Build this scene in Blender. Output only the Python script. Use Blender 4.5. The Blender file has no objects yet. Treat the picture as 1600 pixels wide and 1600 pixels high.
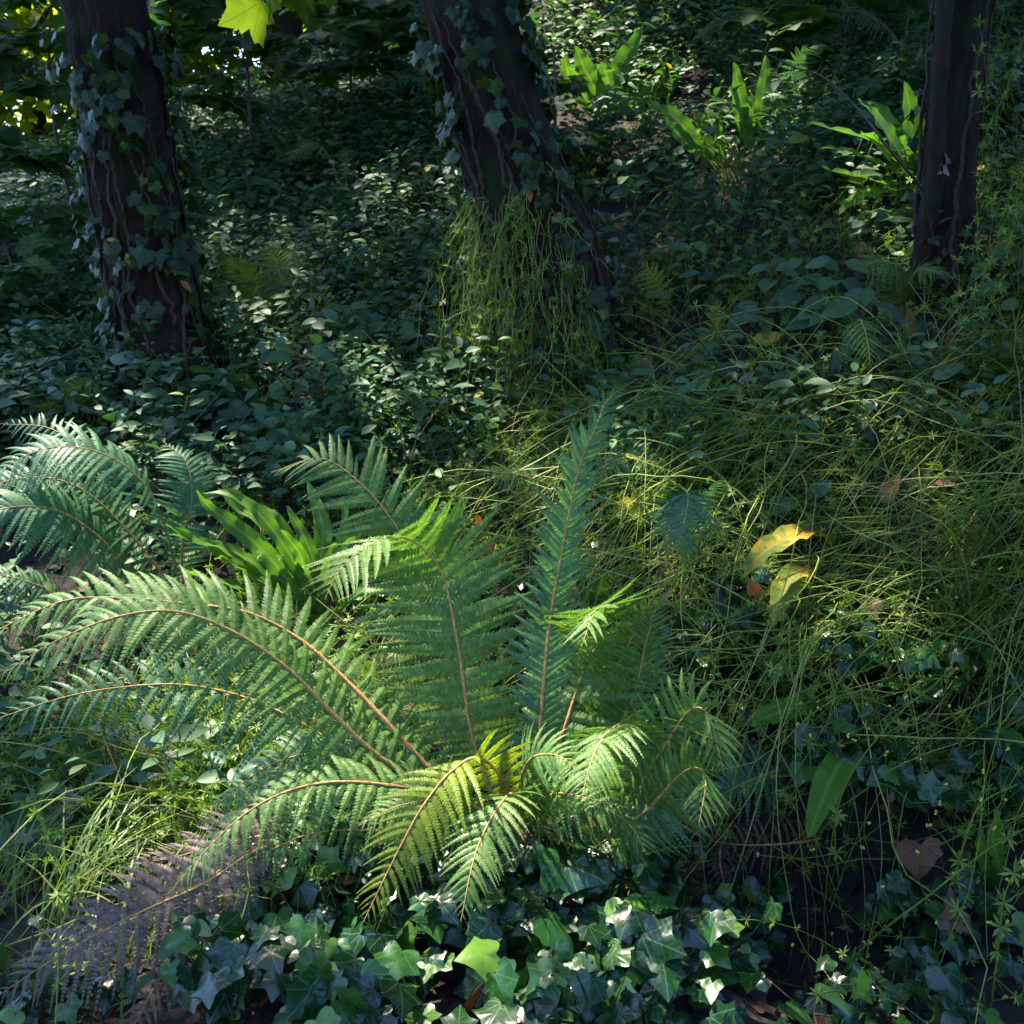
import bpy, math, random
import numpy as np
from mathutils import Vector, noise as mnoise

R = math.radians
rng = np.random.default_rng(11)
random.seed(11)
sc = bpy.context.scene
col = sc.collection

# ------------------------------------------------------------------ camera, world, sun, exposure
FPX, CAMZ, PITCH = 1716.0, 1.5, R(15.0)
cam = bpy.data.cameras.new('camera')
cam.sensor_width = 36.0
cam.lens = 36.0 * FPX / 1600.0
cam.clip_end = 500
cam.clip_start = 0.02
cam.dof.use_dof = True
cam.dof.focus_distance = 2.75
cam.dof.aperture_fstop = 10.0
camo = bpy.data.objects.new('camera', cam)
col.objects.link(camo)
camo.location = (0, 0, CAMZ)
camo.rotation_euler = (R(90) - PITCH, 0, 0)
sc.camera = camo

SUN_EL, SUN_AZ = R(61), R(-48)      # azimuth measured from +Y (into the picture) towards +X
SUN = np.array([math.sin(SUN_AZ) * math.cos(SUN_EL), math.cos(SUN_AZ) * math.cos(SUN_EL), math.sin(SUN_EL)])
w = bpy.data.worlds.new('World')
sc.world = w
w.use_nodes = True
nt = w.node_tree
nt.nodes.clear()
sky = nt.nodes.new('ShaderNodeTexSky')
sky.sky_type = 'NISHITA'
sky.sun_disc = False
sky.sun_elevation = SUN_EL
sky.sun_rotation = SUN_AZ
sky.air_density = 1.4
sky.ozone_density = 3.0
bg = nt.nodes.new('ShaderNodeBackground')
bg.inputs['Strength'].default_value = 0.115
wo = nt.nodes.new('ShaderNodeOutputWorld')
wb = nt.nodes.new('ShaderNodeMix'); wb.data_type = 'RGBA'; wb.blend_type = 'MULTIPLY'; wb.inputs[0].default_value = 1
wb.inputs[7].default_value = (.80, .93, 1.28, 1)      # the photograph's cool white balance in the shade
nt.links.new(sky.outputs[0], wb.inputs[6])
nt.links.new(wb.outputs[2], bg.inputs[0])
nt.links.new(bg.outputs[0], wo.inputs[0])
sl = bpy.data.lights.new('sun', 'SUN')
sl.energy = 4.2
sl.angle = R(1.2)
sl.color = (1.0, 0.9, 0.74)
slo = bpy.data.objects.new('sun', sl)
col.objects.link(slo)
slo.rotation_euler = Vector(-SUN).to_track_quat('-Z', 'Y').to_euler()
sc.view_settings.view_transform = 'Standard'
sc.view_settings.look = 'None'
sc.view_settings.gamma = 1
sc.view_settings.exposure = 2.45
cy = sc.cycles
cy.use_denoising = True
cy.max_bounces = 6
cy.diffuse_bounces = 2
cy.glossy_bounces = 2
cy.transmission_bounces = 3
cy.sample_clamp_indirect = 4.0
cy.caustics_reflective = False
cy.caustics_refractive = False

# ------------------------------------------------------------------ picture <-> place
FW = np.array([0, math.cos(PITCH), -math.sin(PITCH)])
UPV = np.array([0, math.sin(PITCH), math.cos(PITCH)])
RT = np.array([1.0, 0, 0])
CAM = np.array([0, 0, CAMZ])
UP = np.array([0, 0, 1.0])

def at(px, py, Y):
    d = RT * (px - 800) / FPX - UPV * (py - 800) / FPX + FW
    return CAM + d * (Y / d[1])

def proj(P):
    Q = np.atleast_2d(P) - CAM
    z = np.maximum(Q @ FW, 0.15)
    return 800 + FPX * (Q @ RT) / z, 800 - FPX * (Q @ UPV) / z

CP = [(0,1600,1.75),(400,1600,1.68),(800,1600,1.66),(1200,1600,1.75),(1600,1600,1.8),
      (0,1400,2.15),(400,1400,2.0),(860,1390,2.05),(1250,1400,2.25),(1600,1400,2.2),
      (0,1200,2.6),(430,1200,2.6),(860,1200,2.5),(1300,1200,2.5),(1600,1200,2.45),
      (0,1000,3.15),(500,1000,3.1),(900,1000,3.0),(1300,1000,2.85),(1600,1000,2.7),
      (0,800,3.75),(600,800,3.6),(1000,800,3.4),(1300,800,3.2),(1600,800,3.0),
      (0,600,4.7),(270,600,4.5),(860,580,4.2),(1200,600,3.8),(1600,600,3.5),
      (0,430,6.0),(500,430,5.6),(900,430,5.0),(1470,430,4.2),
      (0,300,9.0),(320,260,8.0),(700,250,6.6),(1100,250,5.6),(1500,250,4.9),
      (450,150,11.0),(900,100,7.6),(1300,100,6.5),(1600,100,5.8),
      (1000,-100,9.5),(1500,-100,7.6),(700,-20,13.0)]
PTS = [at(*c) for c in CP] + [np.array(p, float) for p in
      [(-8,15,1.5),(-3,17,2.6),(8,14,6.2),(7,4,3.0),(-6,3,0.1),(-9,8,0.7),(0,-3,0.0),(-6,-3,-.1),(6,-3,0.2),(4.5,0.5,0.5),
       (0,0.6,-.05),(-2.5,.6,-.1),(2.5,.6,.05),(2,17,5.2),(-9,17,1.2)]]
PTS = np.array(PTS)

def tps_k(d):
    return np.where(d > 1e-9, d * d * np.log(np.maximum(d, 1e-9)), 0.0)

_n = len(PTS)
_K = tps_k(np.linalg.norm(PTS[:, None, :2] - PTS[None, :, :2], axis=2)) + np.eye(_n) * 0.02
_Pm = np.hstack([np.ones((_n, 1)), PTS[:, :2]])
_A = np.zeros((_n + 3, _n + 3))
_A[:_n, :_n] = _K; _A[:_n, _n:] = _Pm; _A[_n:, :_n] = _Pm.T
_W = np.linalg.solve(_A, np.concatenate([PTS[:, 2], np.zeros(3)]))
HOLE = at(1255, 1440, 2.1)

def ground(x, y):
    x = np.atleast_1d(np.asarray(x, float)); y = np.atleast_1d(np.asarray(y, float))
    xc = np.clip(x, -9, 9); yc = np.clip(y, -4, 17)
    out = np.empty(len(xc))
    for i in range(0, len(xc), 20000):
        a = xc[i:i+20000]; b = yc[i:i+20000]
        d = np.hypot(a[:, None] - PTS[None, :, 0], b[:, None] - PTS[None, :, 1])
        out[i:i+20000] = tps_k(d) @ _W[:_n] + _W[_n] + _W[_n+1] * a + _W[_n+2] * b
    out += 0.03 * np.sin(x * 5.1 + 1.3 * np.sin(y * 3.3)) * np.sin(y * 4.3 + x) + 0.015 * np.sin(x * 13.7 + y * 5) * np.sin(y * 11.9)
    out -= 0.2 * np.exp(-(((x - HOLE[0]) / .26) ** 2 + ((y - HOLE[1]) / .22) ** 2))
    return out

def gz(x, y):
    return float(ground(x, y)[0])

def onground(px, py, y0=1.2, y1=16.0):
    """the point of the ground seen at a place of the photograph"""
    Ys = np.linspace(y0, y1, 500)
    P = np.array([at(px, py, Y) for Y in Ys])
    below = P[:, 2] < ground(P[:, 0], P[:, 1])
    i = int(np.argmax(below)) if below.any() else 499
    return P[i]

# ------------------------------------------------------------------ mesh helpers
class Geo:
    def __init__(s):
        s.v = []; s.f = {}; s.uv = []; s.n = 0
    def add(s, V, faces, UV=None):
        V = np.asarray(V, float).reshape(-1, 3)
        for F in faces:
            F = np.asarray(F, int)
            if F.size:
                s.f.setdefault(F.shape[1], []).append(F + s.n)
        s.uv.append(np.zeros((len(V), 2)) if UV is None else np.asarray(UV, float).reshape(-1, 2))
        s.v.append(V); s.n += len(V)
    def inst(s, tpl, M, T):
        """copies of a leaf template; M (N,3,3) has the columns X,Y,Z, T (N,3)"""
        V, faces, UV = tpl
        N = len(T)
        if not N: return
        P = np.einsum('nij,vj->nvi', M, V) + T[:, None, :]
        off = (np.arange(N) * len(V))[:, None, None]
        s.add(P.reshape(-1, 3), [(np.asarray(F)[None] + off).reshape(-1, len(F[0])) for F in faces], np.tile(UV, (N, 1)))
    def build(s, name, mat, parent=None, smooth=True, origin=None):
        V = np.concatenate(s.v)
        if origin is not None: V = V - np.asarray(origin)
        UV = np.concatenate(s.uv)
        li = []; ls = []; pos = 0
        for k, Fs in s.f.items():
            F = np.concatenate(Fs)
            li.append(F.ravel()); ls.append(pos + np.arange(len(F)) * k); pos += F.size
        li = np.concatenate(li).astype(np.int32); ls = np.concatenate(ls).astype(np.int32)
        me = bpy.data.meshes.new(name)
        me.vertices.add(len(V)); me.vertices.foreach_set('co', V.astype(np.float32).ravel())
        me.loops.add(len(li)); me.loops.foreach_set('vertex_index', li)
        me.polygons.add(len(ls)); me.polygons.foreach_set('loop_start', ls)
        ul = me.uv_layers.new(name='UVMap')
        ul.data.foreach_set('uv', UV[li].astype(np.float32).ravel())
        me.polygons.foreach_set('use_smooth', np.full(len(ls), smooth, dtype=bool))
        me.update(calc_edges=True)
        me.validate()
        me.materials.append(mat)
        o = bpy.data.objects.new(name, me)
        col.objects.link(o)
        if parent is not None: o.parent = parent
        return o

def tag(o, label=None, cat=None, group=None, kind=None):
    if label: o['label'] = label
    if cat: o['category'] = cat
    if group: o['group'] = group
    if kind: o['kind'] = kind
    return o

def thing(name, loc, label, cat, group=None):
    o = bpy.data.objects.new(name, None)
    col.objects.link(o)
    o.location = loc
    o.empty_display_size = 0.05
    return tag(o, label, cat, group)

def nrm(a):
    return a / np.maximum(np.linalg.norm(a, axis=-1, keepdims=True), 1e-9)

def frames(Y, Z):
    """matrices whose columns are X, Y (along), Z (normal)"""
    Y = nrm(Y); X = nrm(np.cross(Y, Z)); Z = np.cross(X, Y)
    return np.stack([X, Y, Z], axis=-1)

def spline(P, n):
    """Catmull-Rom through the points, n samples at even arc length"""
    P = np.asarray(P, float)
    Q = np.vstack([2 * P[0] - P[1], P, 2 * P[-1] - P[-2]])
    out = []
    for i in range(len(P) - 1):
        p0, p1, p2, p3 = Q[i:i+4]
        t = np.linspace(0, 1, 16, endpoint=False)[:, None]
        out.append(.5 * (2*p1 + (p2-p0)*t + (2*p0-5*p1+4*p2-p3)*t**2 + (3*p1-p0-3*p2+p3)*t**3))
    C = np.vstack(out + [P[-1:]])
    d = np.concatenate([[0], np.cumsum(np.linalg.norm(np.diff(C, axis=0), axis=1))])
    s = np.linspace(0, d[-1], n)
    return np.stack([np.interp(s, d, C[:, k]) for k in range(3)], axis=1), d[-1]

def tube(g, P, r, sides=5):
    P = np.asarray(P, float); n = len(P)
    r = np.full(n, r) if np.isscalar(r) else np.asarray(r)
    T = nrm(np.gradient(P, axis=0))
    ref = np.array([0.31, 0.17, 0.93]) if abs(T[:, 2].mean()) < .8 else np.array([1, .2, .1])
    A = nrm(np.cross(T, ref)); B = np.cross(T, A)
    a = np.arange(sides) * 2 * math.pi / sides
    V = P[:, None] + r[:, None, None] * (A[:, None] * np.cos(a)[None, :, None] + B[:, None] * np.sin(a)[None, :, None])
    i = np.arange(n - 1)[:, None] * sides; j = np.arange(sides)[None]; k = (j + 1) % sides
    F = np.stack([i + j, i + k, i + sides + k, i + sides + j], axis=-1).reshape(-1, 4)
    uv = np.stack(np.broadcast_arrays(a[None] / 6.283, np.arange(n)[:, None] / n), axis=-1)
    g.add(V, [F], uv)

def tubes(g, P, r, sides=3):
    """many tubes at once: P (N,K,3), r (N,K)"""
    N, K, _ = P.shape
    T = nrm(np.gradient(P, axis=1))
    A = nrm(np.cross(T, np.array([0.41, 0.27, 0.87]))); B = np.cross(T, A)
    a = np.arange(sides) * 2 * math.pi / sides
    V = P[:, :, None] + r[:, :, None, None] * (A[:, :, None] * np.cos(a)[:, None] + B[:, :, None] * np.sin(a)[:, None])
    base = (np.arange(N) * K * sides)[:, None, None]
    i = (np.arange(K - 1) * sides)[None, :, None]; j = np.arange(sides)[None, None]; k = (j + 1) % sides
    F = np.stack(np.broadcast_arrays(base + i + j, base + i + k, base + i + sides + k, base + i + sides + j), axis=-1).reshape(-1, 4)
    g.add(V, [F])

# ------------------------------------------------------------------ leaf templates (length along +Y, normal +Z)
def lance(width=.4, rows=5, fold=.12, curl=.18, peak=.42, wave=0.0):
    V = []; UV = []; F = []
    for i in range(rows + 1):
        t = i / rows
        a = t / peak if t < peak else (1 - t) / (1 - peak)
        hw = width / 2 * (math.sin(min(a, 1) * math.pi / 2) ** .85) + .003
        z = -curl * t * t + .08 * t
        for k in (-1, 0, 1):
            V.append((hw * k, t, z + (fold * hw * 2 if k else 0) + wave * math.sin(9 * t + k) * (1 if k else 0)))
            UV.append((.5 + k * hw, t))
    for i in range(rows):
        for k in range(2):
            a = i * 3 + k
            F.append((a, a + 1, a + 4, a + 3))
    return np.array(V), [F], np.array(UV)

def outline_leaf(half, centre=.32, cup=.22, tipdroop=.2, rnd=0.0, seed=0):
    r = random.Random(seed)
    pts = list(half) + [(-x, y) for x, y in reversed(half[1:-1])]
    n = len(pts)
    V = [(0, centre, 0)]; UV = [(.5, centre)]
    rings = (.5, 1.0)
    for q in rings:
        for x, y in pts:
            X = x * q; Yy = centre + (y - centre) * q
            z = -cup * abs(X) ** 1.4 - tipdroop * max(0, Yy - centre) ** 2 + .05 * math.sin(9 * X + 5 * Yy) * q + r.uniform(-rnd, rnd)
            V.append((X, Yy, z)); UV.append((.5 + X, Yy))
    T = [(0, 1 + (i + 1) % n, 1 + i) for i in range(n)]
    Q = [(1 + i, 1 + (i + 1) % n, 1 + n + (i + 1) % n, 1 + n + i) for i in range(n)]
    return np.array(V), [T, Q], np.array(UV)

IVY = [(0,.06),(.1,-.05),(.24,-.1),(.38,-.06),(.47,.08),(.43,.2),(.5,.3),(.6,.44),(.44,.5),(.29,.58),(.18,.74),(.08,.9),(0,1.0)]
IVY2 = [(0,.06),(.1,-.04),(.22,-.1),(.36,-.1),(.48,.04),(.46,.2),(.54,.38),(.4,.5),(.3,.62),(.16,.8),(0,1.0)]
MAPLE = [(0,.02),(.12,-.1),(.26,-.16),(.36,-.06),(.5,-.06),(.47,.05),(.44,.12),(.6,.2),(.66,.3),(.82,.38),(.66,.43),(.64,.52),(.46,.5),(.34,.48),(.33,.6),(.34,.72),(.22,.74),(.14,.86),(0,1.06)]
T_IVY = [outline_leaf(IVY, seed=1, rnd=.012), outline_leaf(IVY2, cup=.4, tipdroop=.3, seed=2, rnd=.015), outline_leaf(IVY, cup=.05, tipdroop=.35, seed=3, rnd=.015)]
T_MAPLE = [outline_leaf(MAPLE, cup=.18, tipdroop=.25, seed=4, rnd=.012), outline_leaf(MAPLE, cup=.3, tipdroop=.1, seed=5, rnd=.015)]
T_MERC = [lance(.40, 5, .14, .22, .4), lance(.46, 5, .1, .35, .38), lance(.36, 5, .2, .1, .45)]
T_HERB = [lance(.46, 7, .12, .3, .4, .01), lance(.52, 7, .16, .18, .38, .012)]
T_SMALL = [(np.array([(0,0,0),(.22,.4,.04),(0,1,-.05),(-.22,.4,.04)]), [[(0,1,2,3)]], np.array([(.5,0),(.7,.4),(.5,1),(.3,.4)]))]
T_CANOPY = [outline_leaf([(0,0),(.35,0),(.55,.35),(.3,.6),(0,1)], cup=.2)]

def whorl(n=6):
    V = []; F = []; UV = []
    for i in range(n):
        a = i * 2 * math.pi / n + .3 * (i % 2)
        L = .8 + .35 * ((i * 37) % 5) / 4
        c, s = math.cos(a), math.sin(a)
        b = len(V)
        for t, wd, z in ((0, .03, 0), (.55, .11, .2), (1, 0.0, .18)):
            for k in ((-1, 1) if wd else (0,)):
                V.append((c * t * L - s * wd * k, s * t * L + c * wd * k, z * L)); UV.append((.5 + wd * k, t))
        F += [(b, b + 1, b + 3, b + 2)]
        F3.append((b + 2, b + 3, b + 4)) if False else None
        TT.append((b + 2, b + 3, b + 4))
    return V, F, UV
F3 = []
TT = []
_wv, _wf, _wuv = whorl(7)
T_WHORL = (np.array(_wv), [_wf, TT], np.array(_wuv))

# ------------------------------------------------------------------ materials
def mat_base(name):
    m = bpy.data.materials.new(name)
    m.use_nodes = True
    n = m.node_tree.nodes; n.clear()
    return m, n, m.node_tree.links

def leaf_mat(name, stops, rough=.42, trans=.35, vein=None, veincol=(.3, .4, .15), tcol=(1.5, 1.7, .5), spec=.5, bump=.15, spots=None, nscale=60.0):
    m, N, L = mat_base(name)
    out = N.new('ShaderNodeOutputMaterial')
    geo = N.new('ShaderNodeNewGeometry')
    ramp = N.new('ShaderNodeValToRGB')
    els = ramp.color_ramp.elements
    while len(els) < len(stops): els.new(.5)
    for i, (p, c) in enumerate(stops):
        els[i].position = p; els[i].color = (*c, 1)
    L.new(geo.outputs['Random Per Island'], ramp.inputs[0])
    c = ramp.outputs[0]
    tc = N.new('ShaderNodeTexCoord')
    nz = N.new('ShaderNodeTexNoise'); nz.inputs['Scale'].default_value = nscale; nz.inputs['Detail'].default_value = 3
    L.new(tc.outputs['Object'], nz.inputs['Vector'])
    hsv = N.new('ShaderNodeHueSaturation')
    mr = N.new('ShaderNodeMapRange'); mr.inputs[3].default_value = .65; mr.inputs[4].default_value = 1.35
    L.new(nz.outputs[0], mr.inputs[0]); L.new(mr.outputs[0], hsv.inputs['Value']); L.new(c, hsv.inputs['Color'])
    c = hsv.outputs[0]
    if spots:
        n2 = N.new('ShaderNodeTexNoise'); n2.inputs['Scale'].default_value = spots[1]; n2.inputs['Detail'].default_value = 4
        L.new(tc.outputs['Object'], n2.inputs['Vector'])
        st = N.new('ShaderNodeMapRange'); st.inputs[1].default_value = spots[2]; st.inputs[2].default_value = spots[2] + .1
        L.new(n2.outputs[0], st.inputs[0])
        mx = N.new('ShaderNodeMix'); mx.data_type = 'RGBA'
        L.new(st.outputs[0], mx.inputs[0]); L.new(c, mx.inputs[6]); mx.inputs[7].default_value = (*spots[0], 1)
        c = mx.outputs[2]
    if vein:
        def mth(op, a, b=None):
            q = N.new('ShaderNodeMath'); q.operation = op
            for i, x in enumerate((a, b)):
                if x is None: continue
                if isinstance(x, (int, float)): q.inputs[i].default_value = x
                else: L.new(x, q.inputs[i])
            return q.outputs[0]
        sep = N.new('ShaderNodeSeparateXYZ'); L.new(tc.outputs['UV'], sep.inputs[0])
        u = mth('SUBTRACT', sep.outputs[0], .5); v = sep.outputs[1]
        if vein == 'palm':
            ang = mth('ARCTAN2', u, mth('SUBTRACT', v, .02))
            rr = mth('SQRT', mth('ADD', mth('MULTIPLY', u, u), mth('MULTIPLY', v, v)))
            step = .82
            da = mth('ABSOLUTE', mth('SUBTRACT', ang, mth('MULTIPLY', mth('ROUND', mth('DIVIDE', ang, step)), step)))
            dist = mth('MULTIPLY', da, rr)
            side = mth('ABSOLUTE', mth('SUBTRACT', mth('FRACT', mth('MULTIPLY', mth('SUBTRACT', rr, mth('MULTIPLY', da, .6)), 6.0)), .5))
            side = mth('ADD', mth('MULTIPLY', side, .12), .012)
        else:
            dist = mth('ABSOLUTE', u)
            k = 8.0 if vein == 'pinnate' else 40.0
            side = mth('ABSOLUTE', mth('SUBTRACT', mth('FRACT', mth('MULTIPLY', mth('SUBTRACT', v, mth('MULTIPLY', dist, .8)), k)), .5))
            side = mth('ADD', mth('MULTIPLY', side, .12), .012 if vein == 'pinnate' else .016)
        d = mth('MINIMUM', dist, side)
        st = N.new('ShaderNodeMapRange'); st.inputs[1].default_value = .006; st.inputs[2].default_value = .02
        st.inputs[3].default_value = .75; st.inputs[4].default_value = 0
        L.new(d, st.inputs[0])
        mx = N.new('ShaderNodeMix'); mx.data_type = 'RGBA'
        L.new(st.outputs[0], mx.inputs[0]); L.new(c, mx.inputs[6]); mx.inputs[7].default_value = (*veincol, 1)
        c = mx.outputs[2]
    p = N.new('ShaderNodeBsdfPrincipled')
    L.new(c, p.inputs['Base Color'])
    p.inputs['Specular IOR Level'].default_value = spec
    rm = N.new('ShaderNodeMapRange'); rm.inputs[3].default_value = rough - .1; rm.inputs[4].default_value = rough + .15
    L.new(nz.outputs[0], rm.inputs[0]); L.new(rm.outputs[0], p.inputs['Roughness'])
    if bump:
        b = N.new('ShaderNodeBump'); b.inputs['Strength'].default_value = bump; b.inputs['Distance'].default_value = .004
        L.new(nz.outputs[0], b.inputs['Height']); L.new(b.outputs[0], p.inputs['Normal'])
    sh = p.outputs[0]
    if trans:
        tr = N.new('ShaderNodeBsdfTranslucent')
        mu = N.new('ShaderNodeMix'); mu.data_type = 'RGBA'; mu.blend_type = 'MULTIPLY'; mu.inputs[0].default_value = 1
        L.new(c, mu.inputs[6]); mu.inputs[7].default_value = (*tcol, 1)
        L.new(mu.outputs[2], tr.inputs[0])
        ms = N.new('ShaderNodeMixShader'); ms.inputs[0].default_value = trans
        L.new(sh, ms.inputs[1]); L.new(tr.outputs[0], ms.inputs[2])
        sh = ms.outputs[0]
    L.new(sh, out.inputs[0])
    return m

def rough_mat(name, c1, c2, scale=20, rough=.85, bump=.6, c3=None, stretch=(1, 1, 1), th=.5, dist=.02):
    m, N, L = mat_base(name)
    out = N.new('ShaderNodeOutputMaterial')
    tc = N.new('ShaderNodeTexCoord'); mp = N.new('ShaderNodeMapping'); mp.inputs['Scale'].default_value = stretch
    L.new(tc.outputs['Object'], mp.inputs[0])
    n1 = N.new('ShaderNodeTexNoise'); n1.inputs['Scale'].default_value = scale; n1.inputs['Detail'].default_value = 8; n1.inputs['Roughness'].default_value = .65
    L.new(mp.outputs[0], n1.inputs['Vector'])
    rp = N.new('ShaderNodeValToRGB'); rp.color_ramp.elements[0].position = .35; rp.color_ramp.elements[1].position = .68
    rp.color_ramp.elements[0].color = (*c1, 1); rp.color_ramp.elements[1].color = (*c2, 1)
    L.new(n1.outputs[0], rp.inputs[0]); c = rp.outputs[0]
    if c3:
        n2 = N.new('ShaderNodeTexNoise'); n2.inputs['Scale'].default_value = 5; n2.inputs['Detail'].default_value = 5
        L.new(tc.outputs['Object'], n2.inputs['Vector'])
        st = N.new('ShaderNodeMapRange'); st.inputs[1].default_value = th; st.inputs[2].default_value = th + .12
        L.new(n2.outputs[0], st.inputs[0])
        mx = N.new('ShaderNodeMix'); mx.data_type = 'RGBA'
        L.new(st.outputs[0], mx.inputs[0]); L.new(c, mx.inputs[6]); mx.inputs[7].default_value = (*c3, 1)
        c = mx.outputs[2]
    p = N.new('ShaderNodeBsdfPrincipled'); p.inputs['Roughness'].default_value = rough
    L.new(c, p.inputs['Base Color'])
    b = N.new('ShaderNodeBump'); b.inputs['Strength'].default_value = bump; b.inputs['Distance'].default_value = dist
    L.new(n1.outputs[0], b.inputs['Height']); L.new(b.outputs[0], p.inputs['Normal'])
    L.new(p.outputs[0], out.inputs[0])
    return m

M = {}
M['soil'] = rough_mat('soil', (.006, .0042, .003), (.028, .018, .012), 30, .95, 1.0, (.012, .018, .005), th=.58)
M['bark'] = rough_mat('ridged_bark', (.004, .0026, .0013), (.040, .022, .009), 34, .95, 1.0, (.015, .024, .003), (1, 1, .35), .5, .03)
M['vine'] = rough_mat('ivy_stem', (.022, .014, .008), (.085, .055, .034), 60, .85, .5)
M['twig'] = rough_mat('dead_twig', (.05, .035, .025), (.16, .11, .085), 50, .85, .5)
M['redstalk'] = rough_mat('red_brown_stalk', (.16, .06, .03), (.34, .17, .10), 60, .6, .3)
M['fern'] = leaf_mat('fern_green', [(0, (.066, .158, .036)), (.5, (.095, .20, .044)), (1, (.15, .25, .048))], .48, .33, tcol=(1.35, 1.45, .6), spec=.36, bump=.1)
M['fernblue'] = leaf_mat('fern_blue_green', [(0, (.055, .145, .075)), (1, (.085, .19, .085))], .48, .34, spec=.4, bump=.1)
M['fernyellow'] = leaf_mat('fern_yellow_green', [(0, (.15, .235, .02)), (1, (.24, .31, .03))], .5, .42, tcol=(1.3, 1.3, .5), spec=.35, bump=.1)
M['fernbrown'] = leaf_mat('fern_dead_brown', [(0, (.05, .032, .022)), (1, (.10, .065, .045))], .7, .2, tcol=(1.2, 1, .6), spec=.2)
M['fernmauve'] = leaf_mat('fern_withered_sky_mauve', [(0, (.11, .078, .058)), (1, (.20, .145, .12))], .55, .25, tcol=(1.2, 1, .9), spec=.4)  # withered tone; the mauve puts sky reflection into the colour
M['rachis'] = rough_mat('fern_stalk', (.28, .13, .035), (.62, .36, .12), 160, .6, .6, dist=.004)
M['tongue'] = leaf_mat('strap_frond_green', [(0, (.055, .155, .016)), (1, (.10, .215, .022))], .45, .36, 'strap', (.20, .28, .07), spec=.32, bump=.2, nscale=25)
M['tongueold'] = leaf_mat('strap_frond_yellowing', [(0, (.10, .17, .03)), (1, (.14, .19, .03))], .38, .35, 'strap', (.3, .25, .06), spots=((.55, .36, .05), 9.0, .48), tcol=(1.3, 1.2, .5))
M['ivy'] = leaf_mat('ivy_leaf', [(0, (.004, .022, .006)), (.6, (.007, .038, .009)), (.86, (.02, .085, .012)), (1, (.10, .20, .02))], .27, .12, 'palm', (.06, .13, .05), spec=.45, bump=.4, nscale=32)
M['ivytree'] = leaf_mat('climbing_ivy_leaf', [(0, (.010, .032, .012)), (.7, (.018, .052, .016)), (.95, (.05, .11, .02)), (1, (.16, .2, .03))], .42, .25, 'palm', (.04, .09, .03), spec=.35, bump=.15)
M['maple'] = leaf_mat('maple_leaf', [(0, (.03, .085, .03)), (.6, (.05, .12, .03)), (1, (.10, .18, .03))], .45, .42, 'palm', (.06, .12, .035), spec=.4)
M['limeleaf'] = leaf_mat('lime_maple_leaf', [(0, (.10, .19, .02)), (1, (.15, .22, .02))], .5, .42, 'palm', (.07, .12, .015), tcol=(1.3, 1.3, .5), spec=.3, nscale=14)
M['herbmass'] = leaf_mat('ground_herb_leaf', [(0, (.026, .085, .040)), (.5, (.045, .122, .050)), (.9, (.075, .16, .05)), (.985, (.12, .19, .03)), (1, (.4, .34, .05))], .52, .28, spec=.36, bump=.1)
M['herb'] = leaf_mat('broad_herb_leaf', [(0, (.03, .09, .04)), (1, (.06, .14, .045))], .52, .3, 'pinnate', (.10, .18, .07), spec=.5)
M['straw'] = leaf_mat('goosegrass', [(0, (.08, .165, .022)), (.6, (.14, .24, .03)), (1, (.25, .29, .06))], .5, .35, spec=.35, bump=0)
M['grass'] = leaf_mat('grass_blade', [(0, (.07, .14, .025)), (.7, (.13, .2, .04)), (1, (.25, .26, .08))], .45, .35, spec=.4, bump=0)
M['stem'] = leaf_mat('herb_stem', [(0, (.06, .11, .025)), (1, (.12, .15, .05))], .5, .15, spec=.3, bump=0)
M['canopy'] = leaf_mat('crown_leaf', [(0, (.03, .08, .015)), (1, (.07, .13, .02))], .5, .2, spec=.3, bump=0)
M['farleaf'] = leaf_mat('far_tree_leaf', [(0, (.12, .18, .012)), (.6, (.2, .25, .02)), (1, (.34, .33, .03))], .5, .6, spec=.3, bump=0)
M['drystalk'] = leaf_mat('dry_stalk', [(0, (.10, .075, .04)), (.6, (.2, .16, .09)), (1, (.3, .27, .16))], .7, .1, spec=.2, bump=0)
M['palestem'] = leaf_mat('pale_goosegrass_stem', [(0, (.14, .22, .03)), (.6, (.25, .32, .06)), (1, (.4, .40, .12))], .5, .3, spec=.35, bump=0)
M['litter'] = leaf_mat('leaf_litter', [(0, (.025, .016, .010)), (.7, (.06, .034, .02)), (1, (.2, .09, .035))], .7, .15, tcol=(1.3, 1, .6), spec=.25)
M['orange'] = leaf_mat('orange_dead_leaf', [(0, (.30, .10, .035)), (1, (.40, .16, .05))], .6, .2, 'palm', (.18, .06, .02), tcol=(1.3, 1, .5), spec=.3)
M['brown'] = leaf_mat('brown_dead_leaf', [(0, (.15, .075, .05)), (1, (.2, .11, .07))], .65, .2, 'palm', (.07, .035, .02), tcol=(1.3, 1, .6), spec=.3)
M['pink'] = leaf_mat('pale_dead_leaf', [(0, (.34, .22, .2)), (1, (.4, .27, .25))], .65, .2, 'palm', (.25, .12, .1), tcol=(1.2, 1, .8), spec=.3)
M['yellow'] = leaf_mat('yellow_leaf', [(0, (.48, .40, .03)), (1, (.58, .45, .05))], .5, .35, 'palm', (.3, .25, .03), tcol=(1.2, 1.1, .4), spots=((.22, .12, .03), 40.0, .62))
M['flower'] = rough_mat('yellow_floret', (.32, .34, .05), (.5, .48, .08), 60, .6, .1)
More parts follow.
